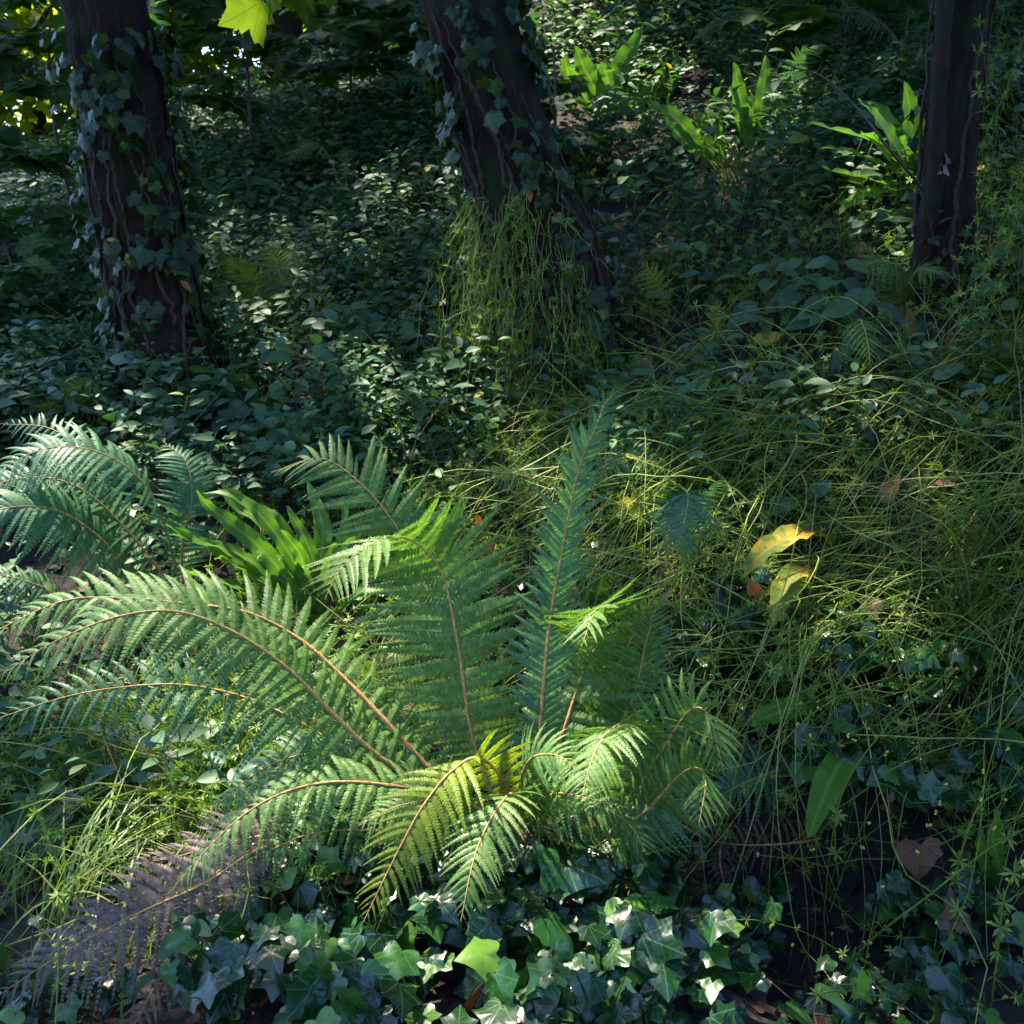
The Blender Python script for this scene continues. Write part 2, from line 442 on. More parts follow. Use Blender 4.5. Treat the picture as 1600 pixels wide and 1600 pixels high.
#MARK_ENV
# ------------------------------------------------------------------ ground: one sheet, fine near, coarse to the horizon
def axis(lo, hi, step, far):
    a = np.arange(lo, hi + 1e-6, step)
    e = []; x = step
    p = hi
    while p < far:
        x *= 1.35; p += x; e.append(p)
    f = []; x = step; p = lo
    while p > -far:
        x *= 1.35; p -= x; f.append(p)
    return np.concatenate([f[::-1], a, e])
gx = axis(-7, 7, .06, 150); gy = axis(-1, 14, .06, 150)
GX, GY = np.meshgrid(gx, gy)
GZ = ground(GX.ravel(), GY.ravel())
g = Geo()
nx, ny = len(gx), len(gy)
i = np.arange(ny - 1)[:, None] * nx; j = np.arange(nx - 1)[None]
g.add(np.stack([GX.ravel(), GY.ravel(), GZ], 1), [np.stack([i + j, i + j + 1, i + nx + j + 1, i + nx + j], -1).reshape(-1, 4)])
tag(g.build('ground', M['soil']), kind='structure')

# ------------------------------------------------------------------ trees
def trunk_geo(g, path, radii, n=70, sides=30, flare=.5, seed=0):
    if n >= 70: n, sides = 260, 72
    P, ln = spline(path, n)
    r = np.interp(np.linspace(0, 1, n), np.linspace(0, 1, len(radii)), radii)
    T = nrm(np.gradient(P, axis=0))
    A = nrm(np.cross(T, np.array([0, 1.0, .1]))); B = np.cross(T, A)
    a = np.arange(sides) * 2 * math.pi / sides
    V = np.empty((n, sides, 3))
    for i in range(n):
        s = i / n * ln
        for j in range(sides):
            f = 1 + flare * math.exp(-s * 6.0) * (.7 + .5 * math.sin(a[j] * 5 + seed))
            f += .09 * mnoise.noise((math.cos(a[j]) * 3 + seed, math.sin(a[j]) * 3, s * 1.6))
            f += .07 * math.sin(a[j] * 9 + 2.5 * mnoise.noise((s * 1.2, seed, a[j])))
            f += .05 * mnoise.noise((math.cos(a[j]) * 9, math.sin(a[j]) * 9 + seed, s * 6))
            if n > 200:
                wv = .5 * mnoise.noise((s * 3.0, seed, a[j] * 2))
                rg = 1 - abs(mnoise.noise((math.cos(a[j] + wv) * 7 + seed, math.sin(a[j] + wv) * 7, s * 2.2))) * 2.4
                rk = 1 - abs(mnoise.noise((math.cos(a[j]) * 15, math.sin(a[j]) * 15 + seed, s * 9))) * 2.2
                f += .075 * max(0, rg) + .04 * rk
            V[i, j] = P[i] + r[i] * f * (A[i] * math.cos(a[j]) + B[i] * math.sin(a[j]))
    i = np.arange(n - 1)[:, None] * sides; j = np.arange(sides)[None]; k = (j + 1) % sides
    F = np.stack([i + j, i + k, i + sides + k, i + sides + j], -1).reshape(-1, 4)
    g.add(V, [F])
    return P, r, A, B

def limb(g, p0, p1, r0, r1, bend=.15, n=14):
    p0 = np.asarray(p0); p1 = np.asarray(p1)
    L = np.linalg.norm(p1 - p0)
    mid = (p0 + p1) / 2 + rng.normal(0, bend * L * .5, 3)
    P, _ = spline([p0, mid, p1], n)
    tube(g, P, np.linspace(r0, r1, n), 7)
    return P

# canopy: unseen leaf clumps above the picture, with gaps carved to steer the sun
def sunfoot(P, up=.35):
    """where the light that passes a point of the canopy comes down"""
    Q = P.copy()
    for _ in range(4):
        z = ground(Q[:, 0], Q[:, 1]) + up
        Q = P - SUN * ((P[:, 2] - z) / SUN[2])[:, None]
    return Q

GAPS = [(470,1040,680,260,1.0),(900,1040,340,270,1.0),(720,1290,260,90,.9),(330,900,380,120,.95),(200,1400,200,90,.3),
        (1370,210,100,60,.3),(1230,930,140,90,.9),(1430,930,320,100,.75),(1350,760,300,100,.7),(1490,670,170,100,.85),
        (820,560,120,220,.7),(380,450,120,90,.7),(860,730,340,130,.8),
        (120,620,260,160,.35),(520,640,260,160,.3),(380,20,70,60,.9),(100,90,260,120,.7)]

SHADE = [(520, 1540, 520, 120), (1000, 1520, 400, 110), (1370, 1420, 330, 230), (40, 1270, 200, 120), (1420, 1200, 220, 160)]
LIT = [at(x, y, Y_) for x, y, Y_ in ((1080,1130,2.0),(1000,1180,1.9),(940,960,2.1),(150,945,2.2),(300,950,2.25),(60,1000,2.1))]
LITSMALL = [at(x, y, Y_) for x, y, Y_ in ((450,1230,1.95),(350,1300,1.9),(550,1220,2.0),(650,1270,1.8),(720,1200,1.95),(610,1350,1.75),(745,1330,1.75),(330,800,3.05),(420,830,3.05),(490,800,3.2))] + [at(390, 40, 3.5), at(993, 795, 3.1)] + [np.array(q) for q in ((1.5,4.5,1.8),(1.6,4.55,2.0),(1.25,4.45,1.85),(1.17,5.47,2.1),(1.2,5.5,1.95),(.9,5.4,1.9),(.5,6.5,2.3),(.7,6.55,2.4),(.95,2.8,.6),(.85,2.75,.75))]

def canopy_keep(P):  # thins leaves over chosen sun patches, keeps them over chosen shade
    keep = np.full(len(P), 1.0)
    for up in (.05, .3, .55):
        px, py = proj(sunfoot(P, up))
        k = np.full(len(P), 1.0)
        for (cx, cy_, rx, ry, s) in GAPS:
            d = ((px - cx) / rx) ** 2 + ((py - cy_) / ry) ** 2
            k *= 1 - s * np.clip(1.6 - d * 1.2, 0, 1)
        keep = np.minimum(keep, k)
    px, py = proj(sunfoot(P, .12))
    for (cx, cy_, rx, ry) in SHADE:
        keep = np.maximum(keep, np.clip(2.2 - 2 * (((px - cx) / rx) ** 2 + ((py - cy_) / ry) ** 2), 0, 1))
    for q in LIT:
        v = P - q
        d = np.linalg.norm(v - (v @ SUN)[:, None] * SUN, axis=1)
        keep = np.minimum(keep, np.clip((d - .22) / .2, 0, 1))
    for q in LITSMALL:
        v = P - q
        d = np.linalg.norm(v - (v @ SUN)[:, None] * SUN, axis=1)
        keep = np.minimum(keep, np.clip((d - .17) / .12, 0, 1))
    return rng.random(len(P)) < keep

def crown_leaves(g, centre, rad, n, size=.2, clump=26):
    c = np.asarray(centre); rad = np.asarray(rad)
    k = max(1, n // clump)
    q = nrm(rng.normal(size=(k, 3))) * (rng.random((k, 1)) ** .4)
    cc = c + q * rad
    P = np.repeat(cc, clump, 0) + rng.normal(0, .28, (k * clump, 3)) * np.array([1, 1, .55])
    # nothing of a crown may hang into the picture
    px, py = proj(P)
    inview = ((P[:, 1] > .2) & (py > -60) & (py < 1700) & (px > -200) & (px < 1800))
    P = P[~inview]
    P = P[canopy_keep(P)]
    n = len(P)
    d = rng.normal(size=(n, 3)); d[:, 2] -= .3
    z = rng.normal(0, .5, (n, 3)) + UP
    g.inst(T_CANOPY[0], frames(d, z) * (size * rng.uniform(.7, 1.3, n))[:, None, None], P)

def make_tree(label, path, radii, crowns, seed, group=None, nleaf=2100, n=70, sides=30, flare=.5):
    base = np.asarray(path[0])
    t = thing('tree', base, label, 'tree', group)
    g = Geo()
    P, r, A, B = trunk_geo(g, path, radii, seed=seed, n=n, sides=sides, flare=flare)
    for c, rad in crowns:
        limb(g, P[-2], np.asarray(c) * .75 + P[-2] * .25, r[-1] * .6, .03)
        for q in range(3):
            limb(g, P[-1 - (n_ := len(P)) // 14 * (q + 1)], np.asarray(c) + rng.normal(0, .5, 3) * np.asarray(rad), r[-1] * .35, .012)
    g.build('trunk', M['bark'], t, origin=base)
    g = Geo()
    for c, rad in crowns: crown_leaves(g, c, rad, nleaf)
    if g.n: g.build('crown', M['canopy'], t, origin=base)
    return t, P, r

bL = onground(275, 625); bM = onground(900, 580); bR = onground(1472, 440)
YL, YM, YR = bL[1], bM[1], bR[1]
pathL = [bL - UP * .08, at(238, 450, YL), at(205, 260, YL - .02), at(185, 120, YL - .05), at(160, 0, YL - .1), at(110, -250, YL - .1), at(70, -700, YL), at(40, -1500, YL + .2)]
pathM = [bM - UP * .08, at(862, 430, YM), at(803, 270, YM), at(758, 120, YM), at(722, 0, YM), at(660, -250, YM), at(600, -700, YM), at(560, -1500, YM)]
pathR = [bR - UP * .08, at(1478, 330, YR), at(1487, 200, YR), at(1500, 60, YR), at(1512, -60, YR), at(1530, -300, YR), at(1550, -800, YR), at(1560, -1600, YR)]
treeL, PL, rL = make_tree('leaning dark trunk wrapped in ivy on the left, rising from blue-green ground plants', pathL, [.155, .145, .135, .13, .13, .11, .1, .08],
                          [((-3.2, 4.5, 7.0), (2.2, 2.2, 1.3)), ((-1.5, 6.5, 7.5), (2.2, 2.0, 1.2)), ((-4.8, 7.0, 7.2), (2.2, 2.0, 1.2)), ((-2.2, 4.2, 6.3), (1.7, 1.1, .6)), ((-2.0, 3.5, 4.9), (1.5, .5, .4)), ((-1.7, 4.6, 6.8), (1.3, 1.0, .5))], 1.0, n=80)  # closing clumps are unseen, added to shade the near ivy
treeM, PM, rM = make_tree('thick mossy leaning trunk in the middle with goosegrass hanging over its foot', pathM, [.2, .165, .135, .12, .12, .11, .09, .07],
                          [((-.8, 4.6, 7.2), (2.4, 2.2, 1.3)), ((1.6, 5.4, 7.6), (2.2, 2.2, 1.2)), ((.6, 8.0, 8.2), (2.4, 2.4, 1.2)), ((-2, 3.0, 7.6), (2.0, 1.8, 1.0))], 4.0, n=80, flare=.22)
treeR, PR, rR = make_tree('slender grey-brown trunk on the right beside the bright strap fern', pathR, [.095, .08, .078, .08, .085, .08, .07, .06],
                          [((3.2, 4.2, 6.8), (2.2, 2.2, 1.3)), ((4.4, 7.0, 8.0), (2.4, 2.4, 1.3)), ((1.8, 2.4, 7.0), (1.8, 1.7, 1.0))], 7.0, n=70)
# the second stem that runs up the right tree, fused with it
g = Geo()
tube(g, spline([bR + np.array([-.1, -.03, -.05]), at(1448, 350, YR - .1), at(1462, 260, YR - .14), at(1466, 150, YR - .14), at(1474, 40, YR - .12), at(1484, -80, YR - .1)], 40)[0],
     np.interp(np.arange(40), [0, 40], [.036, .026]) * (1 + rng.normal(0, .07, 40)), 9)
g.build('side_stem', M['bark'], treeR, origin=np.asarray(pathR[0]))

# unseen trees beyond the picture's edges, added so their crowns shade the slope
def side_tree(label, x, y, lean, h, crowns, seed):
    z = gz(x, y)
    p = [np.array([x, y, z - .1]), np.array([x + lean * .3, y, z + h * .35]), np.array([x + lean, y + .1, z + h * .7]), np.array([x + lean * 1.3, y, z + h])]
    return make_tree(label, p, [.2, .16, .14, .1], crowns, seed, n=40, sides=20)
side_tree('tall tree beyond the crest at the upper right, unseen, added for its shade', 4.8, 9.5, .2, 5.5, [((4.0, 10.5, 9.0), (2.6, 2.6, 1.2)), ((1.2, 11.0, 8.8), (2.8, 2.4, 1.2)), ((-.6, 12.8, 8.6), (2.2, 2.0, 1.2)), ((2.4, 13.6, 9.4), (2.8, 2.2, 1.2)), ((5.5, 7.5, 8.6), (2.4, 2.4, 1.2)), ((1.6, 8.0, 5.8), (2.0, 1.6, .6))], 13)
for a in [('tree behind the photographer, added unseen to screen the low light from the left', -3.2, -3.0, .2, 4.5, [((-3.0, -3.2, 4.2), (2.2, 1.2, 2.0)), ((-5.6, -1.8, 3.6), (1.3, 1.6, 2.0))], 14), ('tree behind the photographer, added unseen to screen the low light from the right', 2.6, -3.4, -.2, 4.5, [((2.6, -3.4, 4.2), (2.4, 1.2, 2.2)), ((5.6, -1.4, 3.6), (1.3, 1.8, 2.2))], 15), ('tree straight behind the camera, added unseen to block the sky', .1, -5.0, .1, 4.5, [((0, -5.0, 3.4), (2.6, 1.2, 2.4))], 16)]: side_tree(*a)  # unseen trees added to cut sky light from behind
side_tree('tree outside the frame on the right, unseen, its crown added to shade the tangled bank', 4.6, 2.2, -.5, 5.5, [((3.0, .6, 6.6), (1.7, 1.6, 1.0)), ((4.0, 2.0, 6.4), (2, 2, 1.1)), ((3.1, .3, 4.3), (1.3, 1.4, 1.2)), ((4.6, 2.6, 4.8), (1.3, 1.6, .9)), ((3.5, 5.4, 5.2), (1.6, 2.0, .6))], 11)
side_tree('tree outside the frame on the left whose crown shades the fern bank', -4.6, 2.6, .4, 5.5, [((-4.2, 2.4, 6.6), (2, 1.8, 1.1)), ((-5.0, 5.0, 7.2), (2, 2, 1.2))], 12)

# slim trunks standing further up the slope
def far_trunk(label, px0, py0, px1, py1, wpx, seed, group, more=()):
    b = onground(px0, py0); Y = b[1]
    rr = wpx / FPX * Y / 2
    path = [b - UP * .1, at((px0 + px1) / 2 + 6, (py0 + py1) / 2, Y), at(px1, py1, Y), at(px1 + (px1 - px0) * .8, py1 - 400, Y)]
    return make_tree(label, path, [rr * 1.1, rr, rr * .95, rr * .8], [((path[-1][0], Y + .5, path[-1][2] + 1.2), (1.6, 1.6, 1.0))] + list(more), seed, group, nleaf=1500, n=40, sides=16, flare=.3)
far_trunk('slim dark trunk behind drooping maple leaves, up the slope', 470, 125, 430, -30, 30, 21, 'slim trunks further up the slope', [((-2.6, 12.4, 8.6), (2.4, 2.2, 1.2)), ((-1.2, 14.0, 8.8), (2.4, 2.0, 1.2))])  # listed crowns are unseen, added to keep sun off the far slope
far_trunk('thin dark trunk at the bright gap behind the left ivy tree', 55, 205, 35, -30, 26, 22, 'slim trunks further up the slope')
far_trunk('very thin pole trunk just right of the slim dark trunk', 505, 100, 492, -30, 12, 23, 'slim trunks further up the slope')
far_trunk('thin dark trunk close to the right side of the left ivy tree', 262, 190, 248, -30, 22, 24, 'slim trunks further up the slope', [((-4.2, 10.4, 8.2), (2.2, 2.2, 1.2)), ((-4.8, 8.6, 7.8), (2.0, 2.0, 1.1))])  # these listed crowns too are out of view, put in for shade

# ivy climbing the trunks
def axis_frame(P, s):
    n = len(P); f = np.clip(s, 0, .999) * (n - 1); i = f.astype(int); t = (f - i)[:, None]
    p = P[i] * (1 - t) + P[np.minimum(i + 1, n - 1)] * t
    T = nrm(P[np.minimum(i + 1, n - 1)] - P[i])
    A = nrm(np.cross(T, np.array([0, 1.0, .1]))); B = np.cross(T, A)
    return p, T, A, B

def climbing_ivy(label, P, r, smax, nst, nleaf, size, bare=None, seed=0):
    t = thing('climbing_ivy', P[0], label, 'ivy', 'ivy climbing the trunks')
    n = len(P)
    g = Geo()
    for k in range(nst):
        m = 70
        s = np.linspace(rng.uniform(0, .1), smax * rng.uniform(.7, 1), m)
        a0 = rng.uniform(0, 6.28)
        th = a0 + np.cumsum(rng.normal(0, .035, m)) + .3 * np.sin(s * rng.uniform(6, 16) + k)
        p, T, A, B = axis_frame(P, s)
        rad = np.interp(s, np.linspace(0, 1, n), r) * 1.06 + .012 + .01 * np.abs(np.sin(s * 40 + k)) 
        rad = rad + .12 * np.exp(-s * 55) * r[0] / .15
        Q = p + rad[:, None] * (A * np.cos(th)[:, None] + B * np.sin(th)[:, None])
        tube(g, Q, np.linspace(rng.uniform(.007, .014), .004, m), 5)
    g.build('stem', M['vine'], t, origin=P[0])
    g = Geo()
    s = rng.random(nleaf) * smax
    th = rng.uniform(0, 6.28, nleaf)
    # leaves gather in bunches
    dens = np.array([mnoise.noise((a * 9 + seed, math.cos(b) * 1.3, math.sin(b) * 1.3)) for a, b in zip(s, th)])
    keep = dens > rng.uniform(-.3, .35, nleaf)
    s, th = s[keep], th[keep]
    N = len(s)
    p, T, A, B = axis_frame(P, s)
    out = A * np.cos(th)[:, None] + B * np.sin(th)[:, None]
    rad = np.interp(s, np.linspace(0, 1, n), r) * 1.1 + rng.uniform(.02, .09, N)
    pos = p + out * rad[:, None]
    d = -UP * 1.0 + out * .35 + rng.normal(0, .45, (N, 3))
    z = out + UP * .35 + rng.normal(0, .3, (N, 3))
    sz = size * rng.uniform(.5, 1.25, N)
    F = frames(d, z) * sz[:, None, None]
    for q in range(3):
        g.inst(T_IVY[q], F[q::3], pos[q::3])
    g.build('foliage', M['ivytree'], t, origin=P[0])
    return t
climbing_ivy('ivy with bare twisting stems climbing the left leaning trunk', PL, rL, .33, 22, 1150, .062, seed=3)
climbing_ivy('ivy with lobed leaves and hanging stems climbing the middle mossy trunk', PM, rM, .36, 20, 1350, .058, seed=8)
climbing_ivy('sparse ivy with thick pale stems on the slender right trunk', PR, rR, .36, 7, 110, .05, seed=15)

# the bright maple branch reaching in from above, top left: a part of the left tree
g = Geo(); gl = Geo()
Yb = 3.6
br, _ = spline([at(560, -330, 4.2), at(500, -120, 3.8), at(440, -40, Yb), at(415, -5, Yb)], 20)
tube(g, br, np.linspace(.012, .003, 20), 5)
for (px, py, dx, dy, s) in ((424, -8, -78, 50, .15), (418, -18, 14, 30, .10), (432, -12, 60, 5, .13), (470, -60, -80, 20, .15), (455, -50, 70, 40, .14)):
    a = at(px, py, Yb); b = at(px + dx, py + dy, Yb - .1)
    gl.inst(T_MAPLE[0], frames((b - a)[None], np.array([[.1, -.9, -.5]])) * s, (a + (b - a) * .18)[None])
    tube(g, np.array([br[-4], (a + br[-4]) / 2 + UP * .01, a + (b - a) * .2]), .002, 4)
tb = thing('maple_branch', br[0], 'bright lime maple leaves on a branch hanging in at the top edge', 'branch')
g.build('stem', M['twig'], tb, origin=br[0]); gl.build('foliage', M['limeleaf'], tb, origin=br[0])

# ------------------------------------------------------------------ maple saplings on the slope, leaves in flat layers
def sapling(label, px, py, h, spread, nlay, seed, leaf=.13, lean=(0, 0)):
    b = onground(px, py)
    t = thing('maple_sapling', b, label, 'sapling', 'maple saplings on the slope')
    g = Geo(); gl = Geo()
    top = b + np.array([lean[0], lean[1], h])
    S, _ = spline([b, b + (top - b) * .5 + rng.normal(0, .05, 3), top], 24)
    tube(g, S, np.linspace(.014, .004, 24), 6)
    for k in range(nlay):
        s0 = S[int(rng.uniform(.25, .99) * 23)]
        a = rng.uniform(0, 6.28)
        L = spread * rng.uniform(.4, 1)
        e = s0 + np.array([math.cos(a) * L, math.sin(a) * L, L * rng.uniform(-.1, .35)])
        B, _ = spline([s0, (s0 + e) / 2 + UP * .08 * L, e], 10)
        tube(g, B, np.linspace(.006, .002, 10), 4)
        for q in range(3, 10):
            for sg in ((-1, 1) if q < 9 else (0, -1, 1)):
                dr = nrm(B[q] - B[q-1])
                sd = nrm(np.cross(dr, UP))
                d = nrm(dr * (.6 if sg else 1) + sd * sg + rng.normal(0, .2, 3) - UP * .25)
                p0 = B[q]; p1 = p0 + d * rng.uniform(.04, .09)
                tube(g, np.array([p0, (p0 + p1) / 2, p1]), .0015, 3)
                z = UP + np.array([0, -.25, 0]) + rng.normal(0, .28, 3)
                gl.inst(T_MAPLE[q % 2], frames(d[None], z[None]) * leaf * rng.uniform(.6, 1.2), p1[None])
    g.build('stem', M['twig'], t, origin=b)
    gl.build('foliage', M['maple'], t, origin=b)
for a in [('tall maple sapling in the far left corner, its leaves layered beside the ivy trunk', 35, 470, 1.5, .7, 20, 1, .13),
          ('maple sapling half hidden behind the left ivy trunk', 130, 395, 1.5, .7, 16, 2, .13),
          ('low maple sapling with dark leaves at the left edge', 10, 560, .7, .5, 9, 3, .12),
          ('maple sapling with grey-green leaves under the bright branch, right of the left trunk', 395, 300, 1.3, .8, 18, 4, .13),
          ('broad maple sapling in the dark between the left and middle trunks', 560, 235, 1.0, .8, 16, 5, .13),
          ('maple sapling close behind the middle trunk at the top edge', 660, 200, 1.0, .6, 12, 6, .12),
          ('far maple sapling in front of the yellow light at the top left', 215, 280, 1.5, .8, 16, 7, .13)]:
    sapling(*a)
# leaves of one reaching in along the top right
sapling('maple sapling with long drooping grey leaves at the top right', 1300, 150, .6, .6, 7, 8, .15)
sapling('small maple shoot with pale leaves just right of the middle trunk', 862, 300, .7, .4, 5, 9, .12)

# ------------------------------------------------------------------ distant sunlit trees in the gap at the top left
def far_tree(label, x, y, h, rad, n, seed):
    z = gz(x, y)
    b = np.array([x, y, z])
    t = thing('distant_tree', b, label, 'tree', 'sunlit trees beyond the slope')
    g = Geo()
    P, r, _, _ = trunk_geo(g, [b - UP * .1, b + np.array([.1, 0, h * .4]), b + np.array([-.1, .1, h * .75]), b + UP * h], [.14, .11, .08, .03], n=30, sides=10, seed=seed, flare=.3)
    for k in range(9):
        s = P[int(rng.uniform(.2, .9) * 29)]
        limb(g, s, s + np.array([rng.normal(0, rad * .6), rng.normal(0, rad * .6), rng.uniform(.2, rad)]), .04, .01)
    g.build('trunk', M['bark'], t, origin=b)
    g = Geo()
    k = n // 40
    q = nrm(rng.normal(size=(k, 3))) * (rng.random((k, 1)) ** .45)
    cc = b + UP * h * .55 + q * np.array([rad, rad, h * .56])
    P = np.repeat(cc, 40, 0) + rng.normal(0, .26, (k * 40, 3))
    N = len(P)
    g.inst(T_MAPLE[0], frames(rng.normal(size=(N, 3)) - UP * .4, rng.normal(0, .5, (N, 3)) + UP) * (.14 * rng.uniform(.6, 1.2, N))[:, None, None], P)
    g.build('crown', M['farleaf'], t, origin=b)
for a in [('yellow-green sunlit tree in the bright gap at the far left edge', -5.4, 11.5, 4.2, 1.5, 2200, 1),
          ('sunlit leafy tree just left of the ivy trunk in the top left gap', -4.2, 13.5, 5.0, 1.6, 4200, 2),
          ('sunlit tree glowing between the left trunk and the slim dark trunk', -3.0, 14.5, 5.0, 1.7, 4600, 3),
          ('shrubby sunlit tree low at the left edge beyond the slope', -6.2, 9.5, 2.6, 1.2, 1600, 4),
          ('tall sunlit tree far beyond the slim dark trunk', -1.2, 16.5, 5.0, 1.9, 4600, 5),
          ('dim leafy tree at the crest behind the middle trunk', .6, 15.5, 5.0, 1.8, 4200, 6),
          ('leafy tree at the crest beyond the strap ferns, top right', 3.6, 12.5, 5.0, 2.0, 4200, 7),
          ('wide sunlit tree far out at the left edge, behind the shrubby one', -9.0, 15.5, 5.5, 2.2, 5000, 8),
          ('sunlit tree closing the gap behind the left ivy trunk', -6.4, 17.0, 6.0, 2.3, 5000, 9),
          ('last sunlit tree behind the left and slim dark trunks', -3.6, 18.5, 6.0, 2.4, 5000, 10),
          ('broad far tree at the left beyond the layered maple sapling', -8.4, 12.0, 4.5, 1.9, 4600, 11),
          ('full low tree filling the gap left of the left ivy trunk', -4.9, 9.6, 3.2, 1.3, 1400, 12)]:
    far_tree(*a)
#MARK_STUFF
# ------------------------------------------------------------------ scattering over the slope, by what grows where in the photograph
def box(px, py, x0, x1, y0, y1, soft=70):
    f = lambda v, a, b: 1 / (1 + np.exp(-np.clip((v - a) / soft * 4, -50, 50))) * 1 / (1 + np.exp(np.clip((v - b) / soft * 4, -50, 50)))
    return f(px, x0, x1) * f(py, y0, y1)

def w_mercury(px, py):
    w_ = box(px, py, -2500, 740, -900, 760) + .5 * box(px, py, 560, 780, 560, 700) + .12 * box(px, py, -2500, 330, 800, 1080)
    w_ += .7 * box(px, py, 860, 1700, -600, 330) + .18 * box(px, py, 900, 2600, 330, 800) + .5 * box(px, py, 150, 520, 620, 800) + .06 * box(px, py, -2500, 400, 1150, 1420)
    return w_
def w_goose(px, py):
    w_ = box(px, py, 680, 960, 320, 700) + 1.0 * box(px, py, 620, 1120, 600, 900) + .9 * box(px, py, 1020, 2600, 330, 1050) + .5 * box(px, py, 900, 2600, -300, 330)
    w_ += .35 * box(px, py, 1120, 2600, 1050, 1350) + .8 * box(px, py, -1500, 480, 1120, 1400) + .3 * box(px, py, 200, 700, 480, 700) + .45 * box(px, py, 320, 640, 780, 960) + .6 * box(px, py, 300, 1000, 880, 1250) + .26 * box(px, py, -1500, 740, 100, 700)
    w_ -= .35 * box(px, py, 980, 1450, 250, 500)
    w_ += .4 * box(px, py, 1520, 2600, -100, 600) + .06 * box(px, py, 1250, 2600, 1300, 1650)
    return w_
def w_ivy(px, py):
    return box(px, py, 330, 1190, 1330, 1900) + .3 * box(px, py, -300, 400, 1560, 1900) + .45 * box(px, py, 250, 1000, 900, 1300) + .55 * box(px, py, 1050, 1650, 1020, 1330) + .3 * box(px, py, 1150, 2400, 1330, 1900) + .25 * box(px, py, 880, 1250, 880, 1100) + .3 * box(px, py, 1000, 2000, 560, 1050)

CLEAR = [(945,205,110,45), (1112,275,55,22), (1185,258,45,22), (1390,320,90,30), (400,655,110,40), (245,705,50,35), (480,1010,130,50), (430,540,80,40), (528,312,50,25), (1048,510,45,35), (1098,590,45,40),
         (1412,505,90,40), (1362,615,50,50), (905,815,70,40), (1060,960,50,50), (300,960,160,50), (1300,560,120,40), (1060,590,80,45), (380,720,110,40)]

def scatter(n, x0, x1, y0, y1, wf, power=1.0, clump=1.5):
    """n candidate feet, denser near the camera, kept by the weight"""
    u = rng.random(n)
    y = y0 + (y1 - y0) * u ** power
    x = (x0 + (x1 - x0) * rng.random(n)) * (.35 + .65 * (y - y0) / (y1 - y0)) if x0 < -5 else x0 + (x1 - x0) * rng.random(n)
    P = np.stack([x, y, ground(x, y)], 1)
    px, py = proj(P)
    pt_ = np.array([mnoise.noise((a * 2.3, b * 2.3, 7.7)) + .6 * mnoise.noise((a * 6.1, b * 6.1, 1.7)) for a, b in zip(x, y)])
    for (cx, cy_, rx, ry) in CLEAR:
        wf_ = ((px - cx) / rx) ** 2 + ((py - cy_) / ry) ** 2 < 1
        pt_[wf_] = -9
    keep = rng.random(n) < wf(px, py) * np.where(pt_ < -5, .12, np.clip(.72 + clump * pt_, .06, 1.3))
    return P[keep]

# herb layer of the left slope: stems carrying pairs of leaves
P = scatter(50000, -8, 8, 2.3, 13.0, w_mercury, 1.35, 1.2)
N = len(P)
patch = np.array([mnoise.noise((p[0] * 1.3, p[1] * 1.3, 3.0)) for p in P])
H = rng.uniform(.10, .30, N) * (1 + .5 * patch)
gs = Geo(); gl = Geo()
lean = rng.normal(0, .3, (N, 2)) + np.array([-.1, -.25])
top = P + np.stack([lean[:, 0] * H, lean[:, 1] * H, H], 1)
near = P[:, 1] < 6
mid = (P + top) / 2 + np.stack([-lean[:, 0] * H * .15, -lean[:, 1] * H * .15, H * .08], 1)
tubes(gs, np.stack([P, mid, top], 1)[near], np.full((near.sum(), 3), .0016))
az0 = rng.uniform(0, 6.28, N)
big_ = rng.uniform(.55, 1.3, N)
kind_ = np.array([mnoise.noise((p[0] * 1.9, p[1] * 1.9, 21.0)) for p in P]) + rng.normal(0, .12, N) > .16
gl2 = Geo()
for k, (fr, sz) in enumerate(((1.0, .7), (.86, 1.0), (.66, .95), (.45, .8))):
    sel = np.ones(N, bool) if k < 3 else near
    base = (P + (top - P) * fr)[sel]
    for q in (0, 1):
        a = az0[sel] + k * 1.57 + q * math.pi + rng.normal(0, .35, sel.sum())
        dip = rng.normal(.12 if k else .35, .3, sel.sum())
        d = np.stack([np.cos(a), np.sin(a), dip], 1)
        z = UP + rng.normal(0, .3, (len(a), 3)) + np.array([-.05, -.5, 0])
        L = .068 * sz * rng.uniform(.55, 1.3, len(a)) * np.where(P[sel, 1] > 7, 1.3, 1)
        F = frames(d, z) * L[:, None, None]
        F = F * big_[sel][:, None, None]
        kd = kind_[sel]
        gl.inst(T_MERC[(k + q) % 3], F[~kd], (base + d * .012)[~kd])
        gl2.inst(T_HERB[q], F[kd] * 1.15, (base + d * .012)[kd])
tag(gs.build('herb_stems', M['stem']), kind='stuff', label='thin stems of the low herb layer')
tag(gl.build('herb_layer', M['herbmass']), 'dense low blue-green leaves carpeting the slope', 'ground cover', kind='stuff')

g = Geo()
P = scatter(26000, -8, 8, 2.3, 10.0, w_mercury, 1.3, 1.8)
N = len(P)
P[:, 2] += rng.uniform(.04, .24, N)
F = frames(rng.normal(size=(N, 3)) * np.array([1, 1, .4]) + np.array([0, -.5, -.3]), rng.normal(0, .35, (N, 3)) + UP * .7 + np.array([0, -.4, 0])) * rng.uniform(.03, .075, N)[:, None, None]
for q in range(3): g.inst(T_IVY[q], F[q::3], P[q::3])
tag(g.build('creeping_ivy', M['ivytree']), 'small dark lobed ivy leaves between the slope herbs', 'ground cover', kind='stuff')
